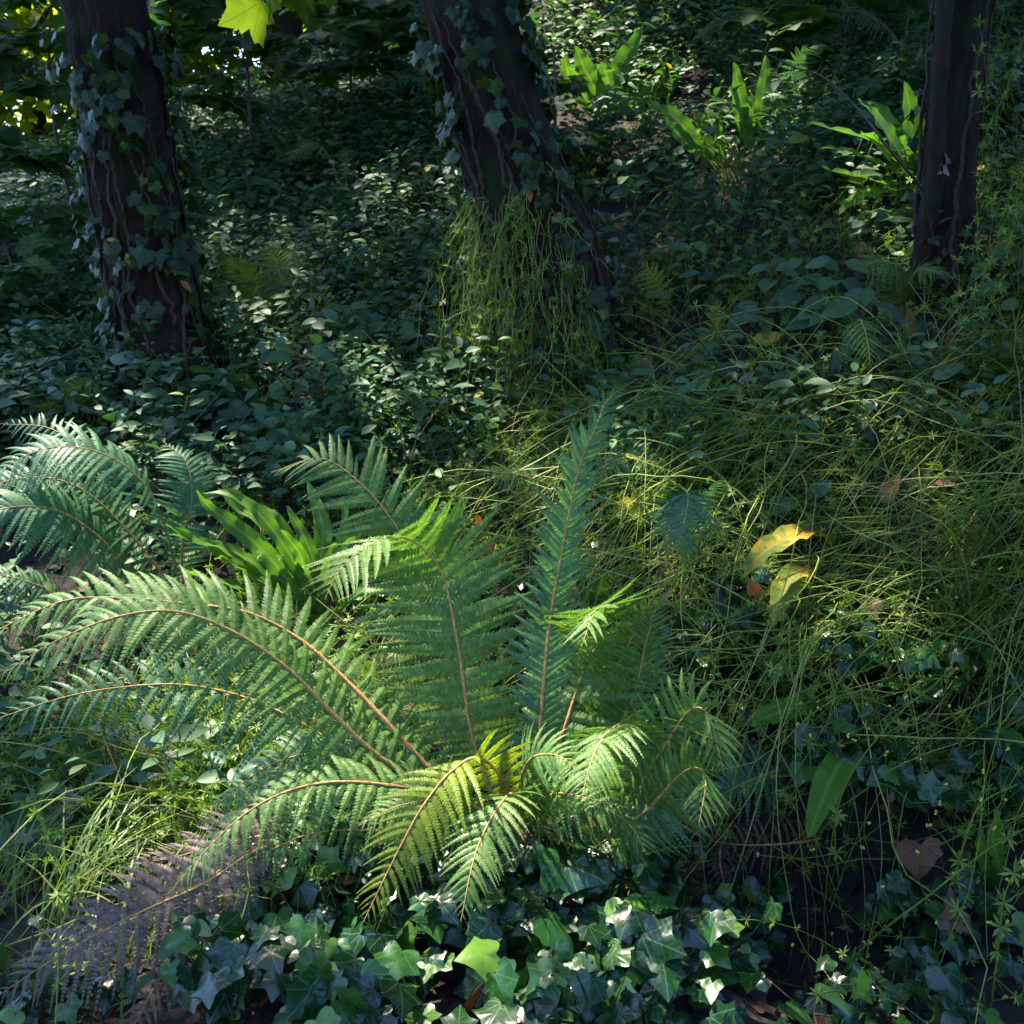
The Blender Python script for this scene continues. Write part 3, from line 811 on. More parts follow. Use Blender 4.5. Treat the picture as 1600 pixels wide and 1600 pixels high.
# dead stalks standing in the herbs
P = scatter(2600, -7, 7, 1.8, 9.0, lambda a, b: .5 * w_mercury(a, b) + .8 * w_goose(a, b), 1.2)
N = len(P); H = rng.uniform(.15, .5, N); ln = rng.normal(0, .5, (N, 2))
Q = np.stack([P, P + np.stack([ln[:, 0] * H * .4, ln[:, 1] * H * .4, H * .55], 1), P + np.stack([ln[:, 0] * H, ln[:, 1] * H, H * .9], 1)], 1)
g = Geo(); tubes(g, Q, np.array([[1, .8, .5]]) * rng.uniform(.0008, .002, N)[:, None], 4)
tag(g.build('dead_stalks', M['drystalk']), 'thin dry stalks standing among the ground plants', 'dry stalks', kind='stuff')

tag(gl2.build('broad_herb_layer', M['herb']), 'patches of broader veined leaves in the slope herbs', 'ground cover', kind='stuff')
# goosegrass: long weak stems with whorls, lying in tangles
def strands(P, D, L, lift, K=12, sag=.5, follow=True, wob=.25):
    N = len(P)
    Q = np.empty((N, K, 3)); Q[:, 0] = P
    d = D.copy()
    for k in range(1, K):
        d = d + rng.normal(0, wob, (N, 2))
        d = d / np.linalg.norm(d, axis=1, keepdims=True)
        Q[:, k, :2] = Q[:, k-1, :2] + d * (L / (K - 1))[:, None]
    t = np.linspace(0, 1, K)
    z = ground(Q[..., 0].ravel(), Q[..., 1].ravel()).reshape(N, K)
    arch = lift[:, None] * (np.sin(np.pi * np.clip(t * .9 + .05, 0, 1)))[None] ** .8
    Q[..., 2] = z + arch + .012
    return Q

def dress(gs, gl, Q, rad, wsize, prob=.8, every=1, first=1):
    N, K, _ = Q.shape
    tubes(gs, Q, np.linspace(1, .5, K)[None] * rad[:, None])
    T = nrm(np.gradient(Q, axis=1))
    p = Q[:, first::every].reshape(-1, 3); t = T[:, first::every].reshape(-1, 3)
    keep = rng.random(len(p)) < prob
    p, t = p[keep], t[keep]
    a = rng.normal(size=(len(p), 3))
    gl.inst(T_WHORL, frames(a, t) * (wsize * rng.uniform(.5, 1.25, len(p)))[:, None, None], p)

gs = Geo(); gl = Geo()
P = scatter(21000, -6, 6, 1.5, 8.5, w_goose, 1.3, 2.2)
N = len(P)
px, py = proj(P)
D = nrm(np.stack([rng.normal(0, 1, N) - .5 * (px > 1000), rng.normal(-.35, .7, N)], 1))
lift = rng.uniform(.03, .2, N)
Q = strands(P, D, rng.uniform(.16, .55, N), lift, 11)
dress(gs, gl, Q, rng.uniform(.0009, .0022, N), .019, .7)
# longer, stouter stems sweeping across the right bank
gs2 = Geo()
P2 = scatter(7500, -1, 4, 1.9, 4.6, lambda a, b: box(a, b, 980, 2600, 560, 1130) * .55 + .2 * box(a, b, -1500, 420, 1150, 1400), 1.0, 4.0)
N = len(P2)
D = nrm(np.stack([-.9 + rng.normal(0, .6, N), rng.normal(-.25, .45, N)], 1))
Q = strands(P2, D, rng.uniform(.4, 1.1, N), rng.uniform(.1, .3, N), 14, wob=.16)
dress(gs2, gl, Q, rng.uniform(.0013, .0028, N), .022, .35)
tag(gs2.build('pale_stems', M['palestem']), 'long pale straw-green stems arching over the right bank', 'ground cover', kind='stuff')
# upright shoots
P = scatter(9000, -6, 6, 1.6, 8.5, w_goose, 1.3)
N = len(P); K = 7
t = np.linspace(0, 1, K)
H = rng.uniform(.08, .3, N)
ln = rng.normal(0, .35, (N, 2)) + np.array([0, -.2])
Q = P[:, None] + np.stack([ln[:, None, 0] * H[:, None] * t ** 2, ln[:, None, 1] * H[:, None] * t ** 2, H[:, None] * (t - .12 * t ** 2)], -1) + rng.normal(0, .004, (N, K, 3))
dress(gs, gl, Q, rng.uniform(.0009, .0018, N), .021, .85)
# the curtain over the foot of the middle tree
N = 620; K = 16
s = .015 + .19 * rng.random(N) ** 1.4
th = rng.uniform(-.5, 2.3, N)
p, T, A, B = axis_frame(PM, s)
o = A * np.cos(th)[:, None] + B * np.sin(th)[:, None]
toward = (o[:, 1] < .45) & (np.array([mnoise.noise((a * 2.2, b * 20, 5.0)) for a, b in zip(th, s)]) > rng.uniform(-.45, .2, N))
p, o, s = p[toward], o[toward], s[toward]; N = len(p)
rad = np.interp(s, np.linspace(0, 1, len(rM)), rM) * 1.15
st = p + o * rad[:, None]
L = rng.uniform(.15, 1.25, N)
t = np.linspace(0, 1, K)
Q = st[:, None] + o[:, None] * (.05 * np.sin(t * 3) + .07 * t ** 1.2)[None, :, None] * rng.uniform(.2, 2.0, N)[:, None, None] - UP * (L[:, None] * t[None] ** 1.15)[..., None] + np.cumsum(rng.normal(0, .013, (N, K, 3)), 1) + (rng.normal(-.04, .13, (N, 1, 3)) * np.array([1, .5, 0])) * (t * t)[None, :, None]
zz = ground(Q[..., 0].ravel(), Q[..., 1].ravel()).reshape(N, K)
Q[..., 2] = np.maximum(Q[..., 2], zz + rng.uniform(.02, .08, (N, 1)))
gs3 = Geo()
dress(gs3, gl, Q, rng.uniform(.0009, .0024, N), .023, .42)
tag(gs3.build('hanging_stems', M['palestem']), 'pale wispy stems hanging over the middle trunk foot', 'ground cover', kind='stuff')
# climbing strands at the right edge
N = 64; K = 16
pxs = rng.uniform(1500, 1720, N); pys = rng.uniform(330, 620, N)
b = np.array([onground(a, c) for a, c in zip(pxs, pys)])
H = rng.uniform(.4, 1.15, N); t = np.linspace(0, 1, K)
Q = b[:, None] + np.stack([.06 * np.sin(t[None] * 5 + rng.uniform(0, 6, (N, 1))) - .05 * t[None], -.15 * t[None] + 0 * H[:, None], H[:, None] * t[None]], -1) + rng.normal(0, .006, (N, K, 3))
dress(gs, gl, Q, rng.uniform(.001, .0018, N), .03, .9)
tag(gs.build('goosegrass_stems', M['straw']), 'tangled weak pale green goosegrass stems over the bank', 'ground cover', kind='stuff')
tag(gl.build('goosegrass_leaves', M['straw']), 'small whorled goosegrass leaves over the bank', 'ground cover', kind='stuff')

# grass
def blades(g, P, L, wd, D, bend, K=6):
    N = len(P)
    t = np.linspace(0, 1, K)
    D3 = np.concatenate([D, np.zeros((N, 1))], 1)
    C = P[:, None] + D3[:, None] * (L[:, None] * bend[:, None] * t[None] ** 1.7)[..., None] + UP * (L[:, None] * (t[None] - .55 * bend[:, None] * t[None] ** 2.4))[..., None]
    S = np.stack([-D[:, 1], D[:, 0], np.zeros(N)], 1)
    hw = wd[:, None] * (np.sin(np.pi * (.25 + .75 * t)) + .04)[None]
    V = np.stack([C - S[:, None] * hw[..., None], C + S[:, None] * hw[..., None]], 2)
    base = (np.arange(N) * K * 2)[:, None]; i = (np.arange(K - 1) * 2)[None]
    g.add(V, [np.stack([base + i, base + i + 1, base + i + 3, base + i + 2], -1).reshape(-1, 4)])

def w_grass(px, py):
    return box(px, py, -1500, 300, 1120, 1650) * .9 + .5 * box(px, py, 640, 1000, 720, 900) + .5 * box(px, py, 1250, 2600, 560, 1150) + .25 * box(px, py, 1000, 2600, 100, 560) + .1 * box(px, py, -900, 700, 200, 900)
g = Geo()
P = scatter(9000, -6, 6, 1.5, 8, w_grass, 1.3)
N = len(P); a = rng.uniform(0, 6.28, N)
blades(g, P, rng.uniform(.1, .32, N), rng.uniform(.0012, .003, N), np.stack([np.cos(a), np.sin(a)], 1), rng.uniform(.2, 1.0, N))
tag(g.build('grass', M['grass']), 'thin grass blades mixed through the ground plants', 'grass', kind='stuff')

# leaf litter on the soil
g = Geo()
x = rng.uniform(-6, 6, 16000); y = 1.3 + 9 * rng.random(16000) ** 1.4
P = np.stack([x, y, ground(x, y) + .008], 1)
F = frames(rng.normal(size=(16000, 3)) * np.array([1, 1, .2]), rng.normal(0, .3, (16000, 3)) + UP) * rng.uniform(.02, .065, 16000)[:, None, None]
for q in range(3): g.inst((T_IVY + T_MERC)[q * 2], F[q::3], P[q::3])
tag(g.build('leaf_litter', M['litter']), 'brown dead leaf litter on the soil', 'leaf litter', kind='stuff')

# filler ivy low on the bank
g = Geo()
P = scatter(5200, -2.6, 2.6, 1.1, 3.6, w_ivy)
N = len(P)
P[:, 2] += rng.uniform(.01, .07, N)
F = frames(rng.normal(size=(N, 3)) * np.array([1, 1, .3]) + np.array([0, -.5, -.2]), rng.normal(0, .3, (N, 3)) + UP * .8 + np.array([0, -.35, 0])) * rng.uniform(.035, .075, N)[:, None, None]
for q in range(3): g.inst(T_IVY[q], F[q::3], P[q::3])
tag(g.build('ivy_carpet', M['ivy']), 'dark small ivy leaves carpeting the near bank', 'ground cover', kind='stuff')
#MARK_THINGS
# ------------------------------------------------------------------ ferns
def frond(parent, pts, Lmax, side, mat, origin, npin=38, s0=.12, droop=.25, nsub=26, fwd=.35, stalk=.0042, prof='lance', pinw=.215, ragged=.07, label=None):
    """a twice-divided frond: a stalk, pinnae on both sides, pinnules along every pinna"""
    C, ln = spline(pts, 90)
    s = np.linspace(0, 1, 90)
    Tn = nrm(np.gradient(C, axis=0))
    sv = np.asarray(side, float)
    S = nrm(sv[None] - Tn * (Tn @ sv)[:, None])
    Nn = np.cross(S, Tn)
    flip = np.where(Nn[:, 2:3] < 0, -1, 1) if abs(np.mean(Nn[:, 2])) > .15 else 1
    Nn = Nn * flip
    npin = max(10, int(npin * .9))
    g = Geo()
    gst = Geo()
    tube(gst, C, stalk * 1.45 * (1 - .94 * s) * (1 + rng.normal(0, .1, 90)), 7)
    u = np.linspace(0, 1, npin)
    ss = s0 + (1 - s0) * (u ** .92) * .995
    if prof == 'lance':
        ll = np.minimum(1, .5 + 1.7 * u) * (1 - u ** 3.0) ** .85 + .02
    else:
        ll = (1 - u) ** .8 + .03
    PIN = []
    for sg in (-1, 1):
        idx = ss * 89 + (rng.normal(0, .12, npin) + .35 * sg)
        idx = np.clip(idx, 0, 88.9)
        i0 = idx.astype(int); f = (idx - i0)[:, None]
        lerp = lambda A: A[i0] * (1 - f) + A[i0 + 1] * f
        P0, T0, S0, N0 = lerp(C), nrm(lerp(Tn)), nrm(lerp(S)), nrm(lerp(Nn))
        fw = fwd * .55 - .05 + .95 * u ** 2.2 + rng.normal(0, .1, npin)
        D = nrm(S0 * sg + T0 * fw[:, None] + N0 * rng.normal(.08, .13, npin)[:, None])
        L = Lmax * ll * (1 + rng.normal(0, ragged, npin)) * np.where(rng.random(npin) < .045, rng.uniform(.25, .7, npin), 1)
        PIN.append((P0, T0, N0, D, L))
    P0, T0, N0, D, L = [np.concatenate(x) for x in zip(*PIN)]
    n = len(L)
    E = nrm(np.cross(N0, D))                      # across the pinna, in the blade's plane
    E = np.where(np.sum(E * T0, 1, keepdims=True) < 0, -E, E)
    nsub = max(6, int(nsub * .8))
    t = (np.arange(nsub) + .3) / nsub
    dr = droop * rng.uniform(.7, 1.4, n)
    cur = lambda t_: P0[:, None] + D[:, None] * (L[:, None] * t_)[..., None] - N0[:, None] * ((dr * L)[:, None] * t_ ** 2)[..., None] + T0[:, None] * ((.10 * L)[:, None] * t_ ** 2)[..., None] - UP * (((.12 + .5 * dr) * L)[:, None] * t_ ** 2)[..., None]
    tt = np.broadcast_to(t, (n, nsub))
    Q = cur(tt); Qd = nrm(cur(tt + .02) - Q)
    pl = (pinw * .5 * np.minimum(L, Lmax * .85))[:, None] * ((1 - tt ** 1.6) * .95 + .05) * (1 + rng.normal(0, .08, (n, nsub)))
    wd = (L / nsub * .97)[:, None] * np.ones_like(tt)
    for sg in (-1, 1):
        e = nrm(E[:, None] * sg + Qd * .42 + rng.normal(0, .05, (n, nsub, 3)))
        # a little tilt of every pinnule and a convex pinna
        nn = N0[:, None] * np.ones_like(Q)
        b0 = Q - Qd * wd[..., None] * .5
        b1 = Q + Qd * wd[..., None] * .5
        dn = -nn * (pl * .25)[..., None]
        m0 = Q + e * (pl * .68)[..., None] - Qd * wd[..., None] * .46 + dn * .45
        m1 = Q + e * (pl * .66)[..., None] + Qd * wd[..., None] * .40 + dn * .45
        tip = Q + e * pl[..., None] + Qd * (wd * .25)[..., None] + dn
        V = np.stack([b0, b1, m1, m0, tip], 2).reshape(-1, 3)
        k = np.arange(n * nsub)[:, None] * 5
        g.add(V, [np.hstack([k, k + 1, k + 2, k + 3]), np.hstack([k + 3, k + 2, k + 4])])
    # midribs of the pinnae
    K = 5
    tk = np.broadcast_to(np.linspace(0, .96, K), (n, K))
    tubes(g, cur(tk) - N0[:, None] * .0004, np.full((n, K), .0007 if Lmax > .08 else .0005))
    o = g.build('frond', M[mat], parent, origin=origin)
    gst.build('stalk', M['rachis'], o, origin=origin)
    if label: o['label'] = label
    return o

def tr(P, Y0, Y1, mid=None):
    """a traced stalk: picture points and the depths it runs through"""
    n = len(P)
    if mid is None: mid = (Y0 + Y1) / 2
    Ys = np.interp(np.linspace(0, 1, n), [0, .5, 1], [Y0, mid, Y1])
    return [at(a, b, y) for (a, b), y in zip(P, Ys)]

cb = onground(862, 1370)
cb[2] = gz(cb[0], cb[1])
big = thing('fern', cb, 'large bright green fern in the foreground with long arching fronds from one crown', 'fern')
Bp = lambda *P: [(862, 1372)] + list(P)
Y = cb[1]
FR = [
 # path, Y0, mid, Y1, Lmax, side, mat, kw
 (Bp((780,1260),(738,1150),(716,1010),(694,905),(662,858),(618,838),(570,856),(530,892),(508,935)), Y, Y+.22, Y-.06, .215, (1,.12,.1), 'fern', dict(npin=46, s0=.2, droop=.16, nsub=30, fwd=.42)),
 (Bp((770,1230),(722,1110),(688,980),(655,890),(612,812),(560,752),(500,716),(424,738)), Y, Y+.36, Y+.5, .19, (.8,.35,.35), 'fern', dict(npin=46, s0=.25, droop=.12, nsub=28, fwd=.45)),
 (Bp((842,1230),(846,1110),(858,980),(880,850),(904,735),(930,670),(952,622),(996,592)), Y-.03, Y+.16, Y+.26, .10, (.9,.4,.1), 'fernblue', dict(npin=72, s0=.12, droop=.15, nsub=26, fwd=1.25, ragged=.18, pinw=.3)),
 (Bp((866,1200),(888,1120),(912,1045),(936,985),(946,948),(930,955),(908,1010)), Y, Y+.16, Y-.14, .18, (1,.05,.55), 'fern', dict(npin=42, s0=.2, droop=.15, nsub=28, fwd=.6)),
 (Bp((700,1230),(610,1135),(540,1062),(470,1000),(390,958),(300,944),(190,934),(95,940),(-20,992)), Y, Y+.16, Y+.1, .17, (.1,-.72,-.62), 'fern', dict(npin=54, s0=.18, droop=.2, nsub=28, fwd=.42, stalk=.0055)),
 (Bp((690,1250),(590,1180),(520,1115),(450,1045),(370,990),(280,956),(190,962),(90,1000),(-10,1062)), Y, Y-.02, Y-.12, .165, (.1,-.78,-.55), 'fern', dict(npin=52, s0=.18, droop=.22, nsub=28, fwd=.42, stalk=.005)),
 (Bp((700,1280),(580,1200),(480,1135),(400,1096),(330,1076),(260,1069),(170,1076),(90,1092),(-20,1128)), Y, Y+.05, Y-.05, .14, (.25,-.62,-.75), 'fernblue', dict(npin=38, s0=.2, droop=.2, nsub=22, fwd=.3)),
 (Bp((780,1290),(690,1245),(600,1226),(520,1222),(450,1236),(385,1270),(325,1325),(262,1398)), Y, Y-.14, Y-.3, .13, (.1,-.85,-.45), 'fern', dict(npin=44, s0=.15, droop=.3, nsub=24, fwd=.5)),
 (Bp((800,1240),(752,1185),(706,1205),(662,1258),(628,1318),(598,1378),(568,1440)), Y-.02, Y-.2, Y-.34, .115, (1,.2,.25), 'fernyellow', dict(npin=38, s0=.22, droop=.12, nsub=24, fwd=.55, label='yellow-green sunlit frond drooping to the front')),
 (Bp((840,1280),(805,1240),(778,1262),(752,1310),(736,1360),(720,1440)), Y-.02, Y-.22, Y-.38, .10, (1,.15,.2), 'fern', dict(npin=34, s0=.25, droop=.12, nsub=22, fwd=.6)),
 (Bp((905,1300),(938,1225),(968,1160),(970,1132),(945,1150),(922,1195),(908,1255)), Y, Y-.06, Y-.3, .135, (1,.1,.3), 'fern', dict(npin=40, s0=.25, droop=.2, nsub=26, fwd=.6)),
 (Bp((930,1320),(985,1248),(1036,1170),(1078,1110),(1108,1120),(1130,1205)), Y, Y-.02, Y-.16, .135, (.6,-.5,-.6), 'fern', dict(npin=38, s0=.2, droop=.25, nsub=26, fwd=.5)),
 (Bp((950,1320),(1015,1262),(1070,1205),(1102,1212),(1092,1290)), Y, Y-.1, Y-.26, .115, (.55,-.55,-.6), 'fern', dict(npin=34, s0=.2, droop=.25, nsub=22, fwd=.5)),
 (Bp((760,1290),(640,1212),(540,1180),(460,1182),(390,1215),(310,1285)), Y, Y+.1, Y, .13, (.1,-.8,-.5), 'fernblue', dict(npin=38, s0=.2, droop=.25, nsub=22, fwd=.4)),
 (Bp((850,1300),(838,1262),(868,1240),(920,1248),(980,1262)), Y, Y-.12, Y-.25, .10, (.1,-.9,-.3), 'fern', dict(npin=30, s0=.3, droop=.25, nsub=20, fwd=.5)),
 (Bp((800,1340),(700,1310),(600,1298),(500,1300),(420,1330),(330,1390)), Y, Y-.1, Y-.22, .10, (.1,-.85,-.45), 'fern', dict(npin=34, s0=.25, droop=.3, nsub=20, fwd=.45)),
 (Bp((900,1345),(960,1305),(1020,1262),(1075,1250),(1120,1290)), Y, Y-.08, Y-.1, .10, (.3,-.8,-.3), 'fernblue', dict(npin=32, s0=.25, droop=.25, nsub=20, fwd=.45)),
 (Bp((905,1260),(930,1190),(985,1100),(1010,1000),(1030,935)), Y, Y+.12, Y+.12, .13, (.9,.4,.1), 'fern', dict(npin=36, s0=.25, droop=.15, nsub=22, fwd=.55)),
 (Bp((800,1300),(745,1262),(690,1250),(620,1260),(560,1290)), Y, Y-.12, Y-.22, .10, (.2,-.85,-.4), 'fern', dict(npin=32, s0=.25, droop=.25, nsub=20, fwd=.5)),
 (Bp((880,1310),(905,1270),(940,1262),(985,1290),(1010,1335)), Y, Y-.14, Y-.26, .11, (.5,-.6,.5), 'fern', dict(npin=32, s0=.25, droop=.2, nsub=20, fwd=.5)),
 (Bp((830,1300),(815,1225),(830,1185),(870,1180),(905,1205)), Y, Y-.1, Y-.22, .11, (.3,-.8,-.2), 'fern', dict(npin=32, s0=.25, droop=.2, nsub=22, fwd=.5)),
 (Bp((880,1210),(915,1130),(960,1050),(1000,970),(1032,912)), Y, Y+.14, Y+.1, .13, (.95,.15,.3), 'fern', dict(npin=42, s0=.2, droop=.15, nsub=24, fwd=.8)),
]
for pth, y0, ym, y1, Lm, sd, mt, kw in FR:
    frond(big, tr(pth, y0, y1, ym), Lm, sd, mt, cb, **kw)
# dark fibrous crown of the big fern
g = Geo()
for k in range(60):
    a = rng.uniform(0, 6.28); e = cb + np.array([math.cos(a) * rng.uniform(.02, .1), math.sin(a) * rng.uniform(.02, .1), rng.uniform(.03, .12)])
    tube(g, np.array([cb + rng.normal(0, .02, 3), (cb + e) / 2 + rng.normal(0, .01, 3), e]), np.array([.006, .004, .001]), 4)
g.build('rootstock', M['twig'], big, origin=cb)

def fern(label, base, fronds, mat, name='fern', group='ferns on the slope'):
    b = onground(*base)
    t = thing(name, b, label, 'fern', group)
    for f in fronds:
        pth, dy0, dy1, Lm, sd = f[:5]
        kw = dict(npin=30, s0=.15, droop=.2, nsub=14, fwd=.4, stalk=.003)
        if len(f) > 5: kw.update(f[5])
        m_ = kw.pop('mat', mat)
        P = tr(pth, b[1] + dy0, b[1] + dy1)
        if f[0][0] == base: P[0] = b
        frond(t, P, Lm, sd, m_, b, **kw)
    return t

B0 = (285, 945)
fern('dark blue-green fern arching over the slope at the left edge', B0, [
    ([B0,(268,860),(238,775),(192,726),(130,700),(60,704),(-20,745)], 0, -.2, .19, (.45,-.6,-.6), dict(npin=44, nsub=24)),
    ([B0,(215,900),(150,835),(90,798),(20,792),(-60,815)], 0, -.35, .2, (.25,-.6,-.75), dict(npin=44, nsub=24)),
    ([B0,(225,860),(150,780),(85,748),(10,752),(-70,790)], 0, -.1, .16, (.3,-.6,-.7), dict(npin=40, nsub=20)),
    ([B0,(285,850),(300,780),(290,720),(255,690)], 0, .2, .14, (.8,.3,-.2), dict(npin=34, nsub=20)),
    ([B0,(200,830),(140,720),(80,670),(0,662)], 0, .3, .13, (.3,-.6,-.6), dict(npin=34, nsub=18))], 'fernblue')
fern('low fern with two near-level fronds at the left edge under the dark arching fern', (150, 1010), [
    ([(150,1010),(95,935),(40,908),(-40,890)], 0, -.15, .1, (.2,-.7,-.6), dict(npin=26)),
    ([(150,1010),(80,950),(20,925),(-50,922)], 0, -.2, .1, (.2,-.7,-.6), dict(npin=26)),
    ([(150,1010),(190,960),(250,925),(310,940)], 0, -.1, .1, (.2,-.7,-.6), dict(npin=26))], 'fernblue')
fern('faded fern frond with painted mauve-grey sky sheen drooping across the bottom left corner', (520, 1330), [
    ([(520,1330),(420,1322),(320,1380),(220,1425),(110,1482),(-10,1560)], -.2, -.62, .15, (.15,-.7,-.65), dict(npin=40, nsub=24)),
    ([(520,1330),(440,1305),(350,1318),(270,1340),(200,1350)], -.15, -.3, .1, (.3,-.5,-.7), dict(npin=30, nsub=18)),
    ([(520,1330),(430,1360),(330,1440),(250,1530),(190,1640)], -.2, -.55, .12, (.4,-.6,-.6), dict(npin=34, nsub=20))], 'fernmauve')
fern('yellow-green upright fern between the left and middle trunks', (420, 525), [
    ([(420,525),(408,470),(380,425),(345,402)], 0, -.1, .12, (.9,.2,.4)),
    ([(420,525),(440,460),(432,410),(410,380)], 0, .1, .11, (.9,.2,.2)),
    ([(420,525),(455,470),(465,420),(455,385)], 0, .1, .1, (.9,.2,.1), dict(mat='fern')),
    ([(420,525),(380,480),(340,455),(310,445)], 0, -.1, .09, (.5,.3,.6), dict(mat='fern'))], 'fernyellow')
fern('small pale fern arching left on the slope above the yellow-green fern', (528, 300), [
    ([(528,300),(522,262),(505,232),(478,226),(448,252)], 0, -.2, .1, (.5,-.5,-.6)),
    ([(528,300),(540,265),(542,245),(535,230)], 0, 0, .07, (1,.2,.1))], 'fern')
fern('grey-green fern arching left just before the middle trunk, high on the slope', (700, 190), [
    ([(700,190),(685,150),(650,125),(615,122),(575,145)], 0, -.3, .13, (.3,-.5,-.7)),
    ([(700,190),(670,130),(640,95),(600,85)], 0, -.1, .11, (.3,-.5,-.7))], 'fernblue')
fern('blue-green drooping fern tip right of the tall upright frond', (1062, 950), [
    ([(1062,950),(1045,880),(1040,820),(1070,770),(1074,790),(1056,870)], 0, -.25, .12, (1,.1,.2), dict(s0=.45, npin=30, nsub=20)),
    ([(1062,950),(1072,860),(1085,790),(1130,745)], 0, -.05, .09, (.8,.2,.5), dict(s0=.4))], 'fernblue')
fern('sunlit fern with a level yellow-green frond behind the tall upright frond', (905, 800), [
    ([(905,800),(925,750),(955,722),(1000,715),(1050,740)], 0, -.2, .11, (.2,-.6,-.6)),
    ([(905,800),(860,760),(800,740),(740,742)], 0, -.2, .08, (.2,-.6,-.6))], 'fern')
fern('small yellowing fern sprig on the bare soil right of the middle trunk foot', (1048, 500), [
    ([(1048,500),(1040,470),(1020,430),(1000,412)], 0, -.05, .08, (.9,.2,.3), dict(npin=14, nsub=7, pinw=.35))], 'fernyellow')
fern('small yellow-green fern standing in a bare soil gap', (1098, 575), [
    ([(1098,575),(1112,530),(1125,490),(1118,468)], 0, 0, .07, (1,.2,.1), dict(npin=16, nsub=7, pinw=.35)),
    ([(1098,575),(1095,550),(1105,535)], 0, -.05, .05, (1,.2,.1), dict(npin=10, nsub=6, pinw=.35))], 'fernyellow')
fern('dark spreading fern at the foot of the slender right trunk', (1412, 490), [
    ([(1412,490),(1408,440),(1400,415),(1370,408),(1335,425)], 0, -.25, .11, (.6,-.4,-.5)),
    ([(1412,490),(1420,440),(1440,420),(1475,430)], 0, -.2, .1, (.6,.4,.5)),
    ([(1412,490),(1400,440),(1395,405)], 0, 0, .09, (1,.2,.1))], 'fern')
fern('drooping dark fern tip below the broad-leaved herb on the right', (1362, 600), [
    ([(1362,600),(1352,550),(1340,512),(1345,500),(1355,530),(1360,575)], 0, -.25, .09, (1,.1,.2), dict(npin=26))], 'fern')
fern('dull green frond hanging into the dark hollow at the lower right', (1250, 1195), [
    ([(1250,1195),(1210,1205),(1160,1225),(1105,1255)], 0, -.2, .12, (.2,-.4,-.9), dict(npin=24, nsub=20, fwd=.15))], 'fernblue')
fern('brown withered frond hanging level in the dark hollow', (1340, 1285), [
    ([(1340,1285),(1290,1308),(1230,1318),(1160,1320),(1100,1312)], 0, -.15, .09, (.2,-.4,-.9), dict(npin=22, nsub=16, fwd=.15)),
    ], 'fernbrown')
fern('withered tan fern tuft in the shade right of the big fern', (1150, 1290), [
    ([(1150,1290),(1130,1310),(1125,1350),(1135,1390)], 0, -.2, .07, (.8,-.2,-.4), dict(npin=18, nsub=14)),
    ([(1150,1290),(1110,1290),(1080,1310),(1070,1350)], 0, -.2, .06, (.8,-.2,-.4), dict(npin=16, nsub=14))], 'fernbrown')
fern('dark drooping fern at the top edge right of the strap ferns', (1420, 120), [
    ([(1420,120),(1400,60),(1350,20),(1300,15)], 0, -.2, .13, (.3,-.5,-.7)),
    ([(1420,120),(1440,60),(1420,10),(1380,-10)], 0, -.1, .12, (.6,-.5,-.4))], 'fernblue')
fern('grey-green fern hanging behind the two upright strap fronds', (1262, 190), [
    ([(1262,190),(1240,120),(1255,80),(1290,70)], 0, -.1, .12, (.8,.2,.3)),
    ([(1262,190),(1225,180),(1195,215),(1180,260)], 0, -.3, .1, (.8,-.3,-.2)),
    ([(1262,190),(1270,230),(1240,270)], 0, -.25, .1, (.8,-.3,-.2))], 'fernblue')
fern('faded arching fern over the goosegrass bank on the right', (1195, 640), [
    ([(1195,640),(1240,622),(1290,618),(1340,640),(1385,690)], 0, -.2, .07, (.1,-.8,-.4), dict(npin=24))], 'fernbrown')
fern('low yellow-green fern at the left edge in front of the left ivy trunk', (190, 660), [
    ([(190,660),(165,620),(130,605),(90,612)], 0, -.2, .09, (.3,-.6,-.6)),
    ([(190,660),(140,640),(80,630),(30,650)], 0, -.2, .09, (.3,-.6,-.6))], 'fernyellow')

# ------------------------------------------------------------------ strap ferns (undivided, wavy blades)
def blade(parent, pts, wmax, face, origin, mat='tongue', wave=.006, fold=.25):
    n = 34
    C, ln = spline(pts, n)
    s = np.linspace(0, 1, n)
    Tn = nrm(np.gradient(C, axis=0)); f = np.asarray(face, float)
    S = nrm(np.cross(Tn, f)); Nn = np.cross(S, Tn)
    hw = wmax / 2 * (np.clip(s / .12, 0, 1) ** .6 * .55 + .45 * np.sin(np.clip(s / .6, 0, 1) * math.pi / 2)) * np.clip((1 - s) / .35, 0, 1) ** .6 + .0015
    hw[s < .06] = .004
    V = []; UV = []
    ph = rng.uniform(0, 6)
    for k, q in enumerate((-1, -.55, 0, .55, 1)):
        wv = wave * abs(q) ** 2 * (np.sin(s * 32 + ph + (2 if q > 0 else 0)) + .5 * np.sin(s * 57 + ph))
        V.append(C + S * (hw * q)[:, None] + Nn * (fold * hw * abs(q) ** 1.3 + wv)[:, None])
        UV.append(np.stack([np.full(n, .5 + q * .1) , s * 1.0], 1))
    V = np.stack(V, 1); UV = np.stack(UV, 1)
    i = np.arange(n - 1)[:, None] * 5; j = np.arange(4)[None]
    g = Geo(); g.add(V, [np.stack([i + j, i + j + 1, i + j + 6, i + j + 5], -1).reshape(-1, 4)], UV)
    return g.build('blade', M[mat], parent, origin=origin)

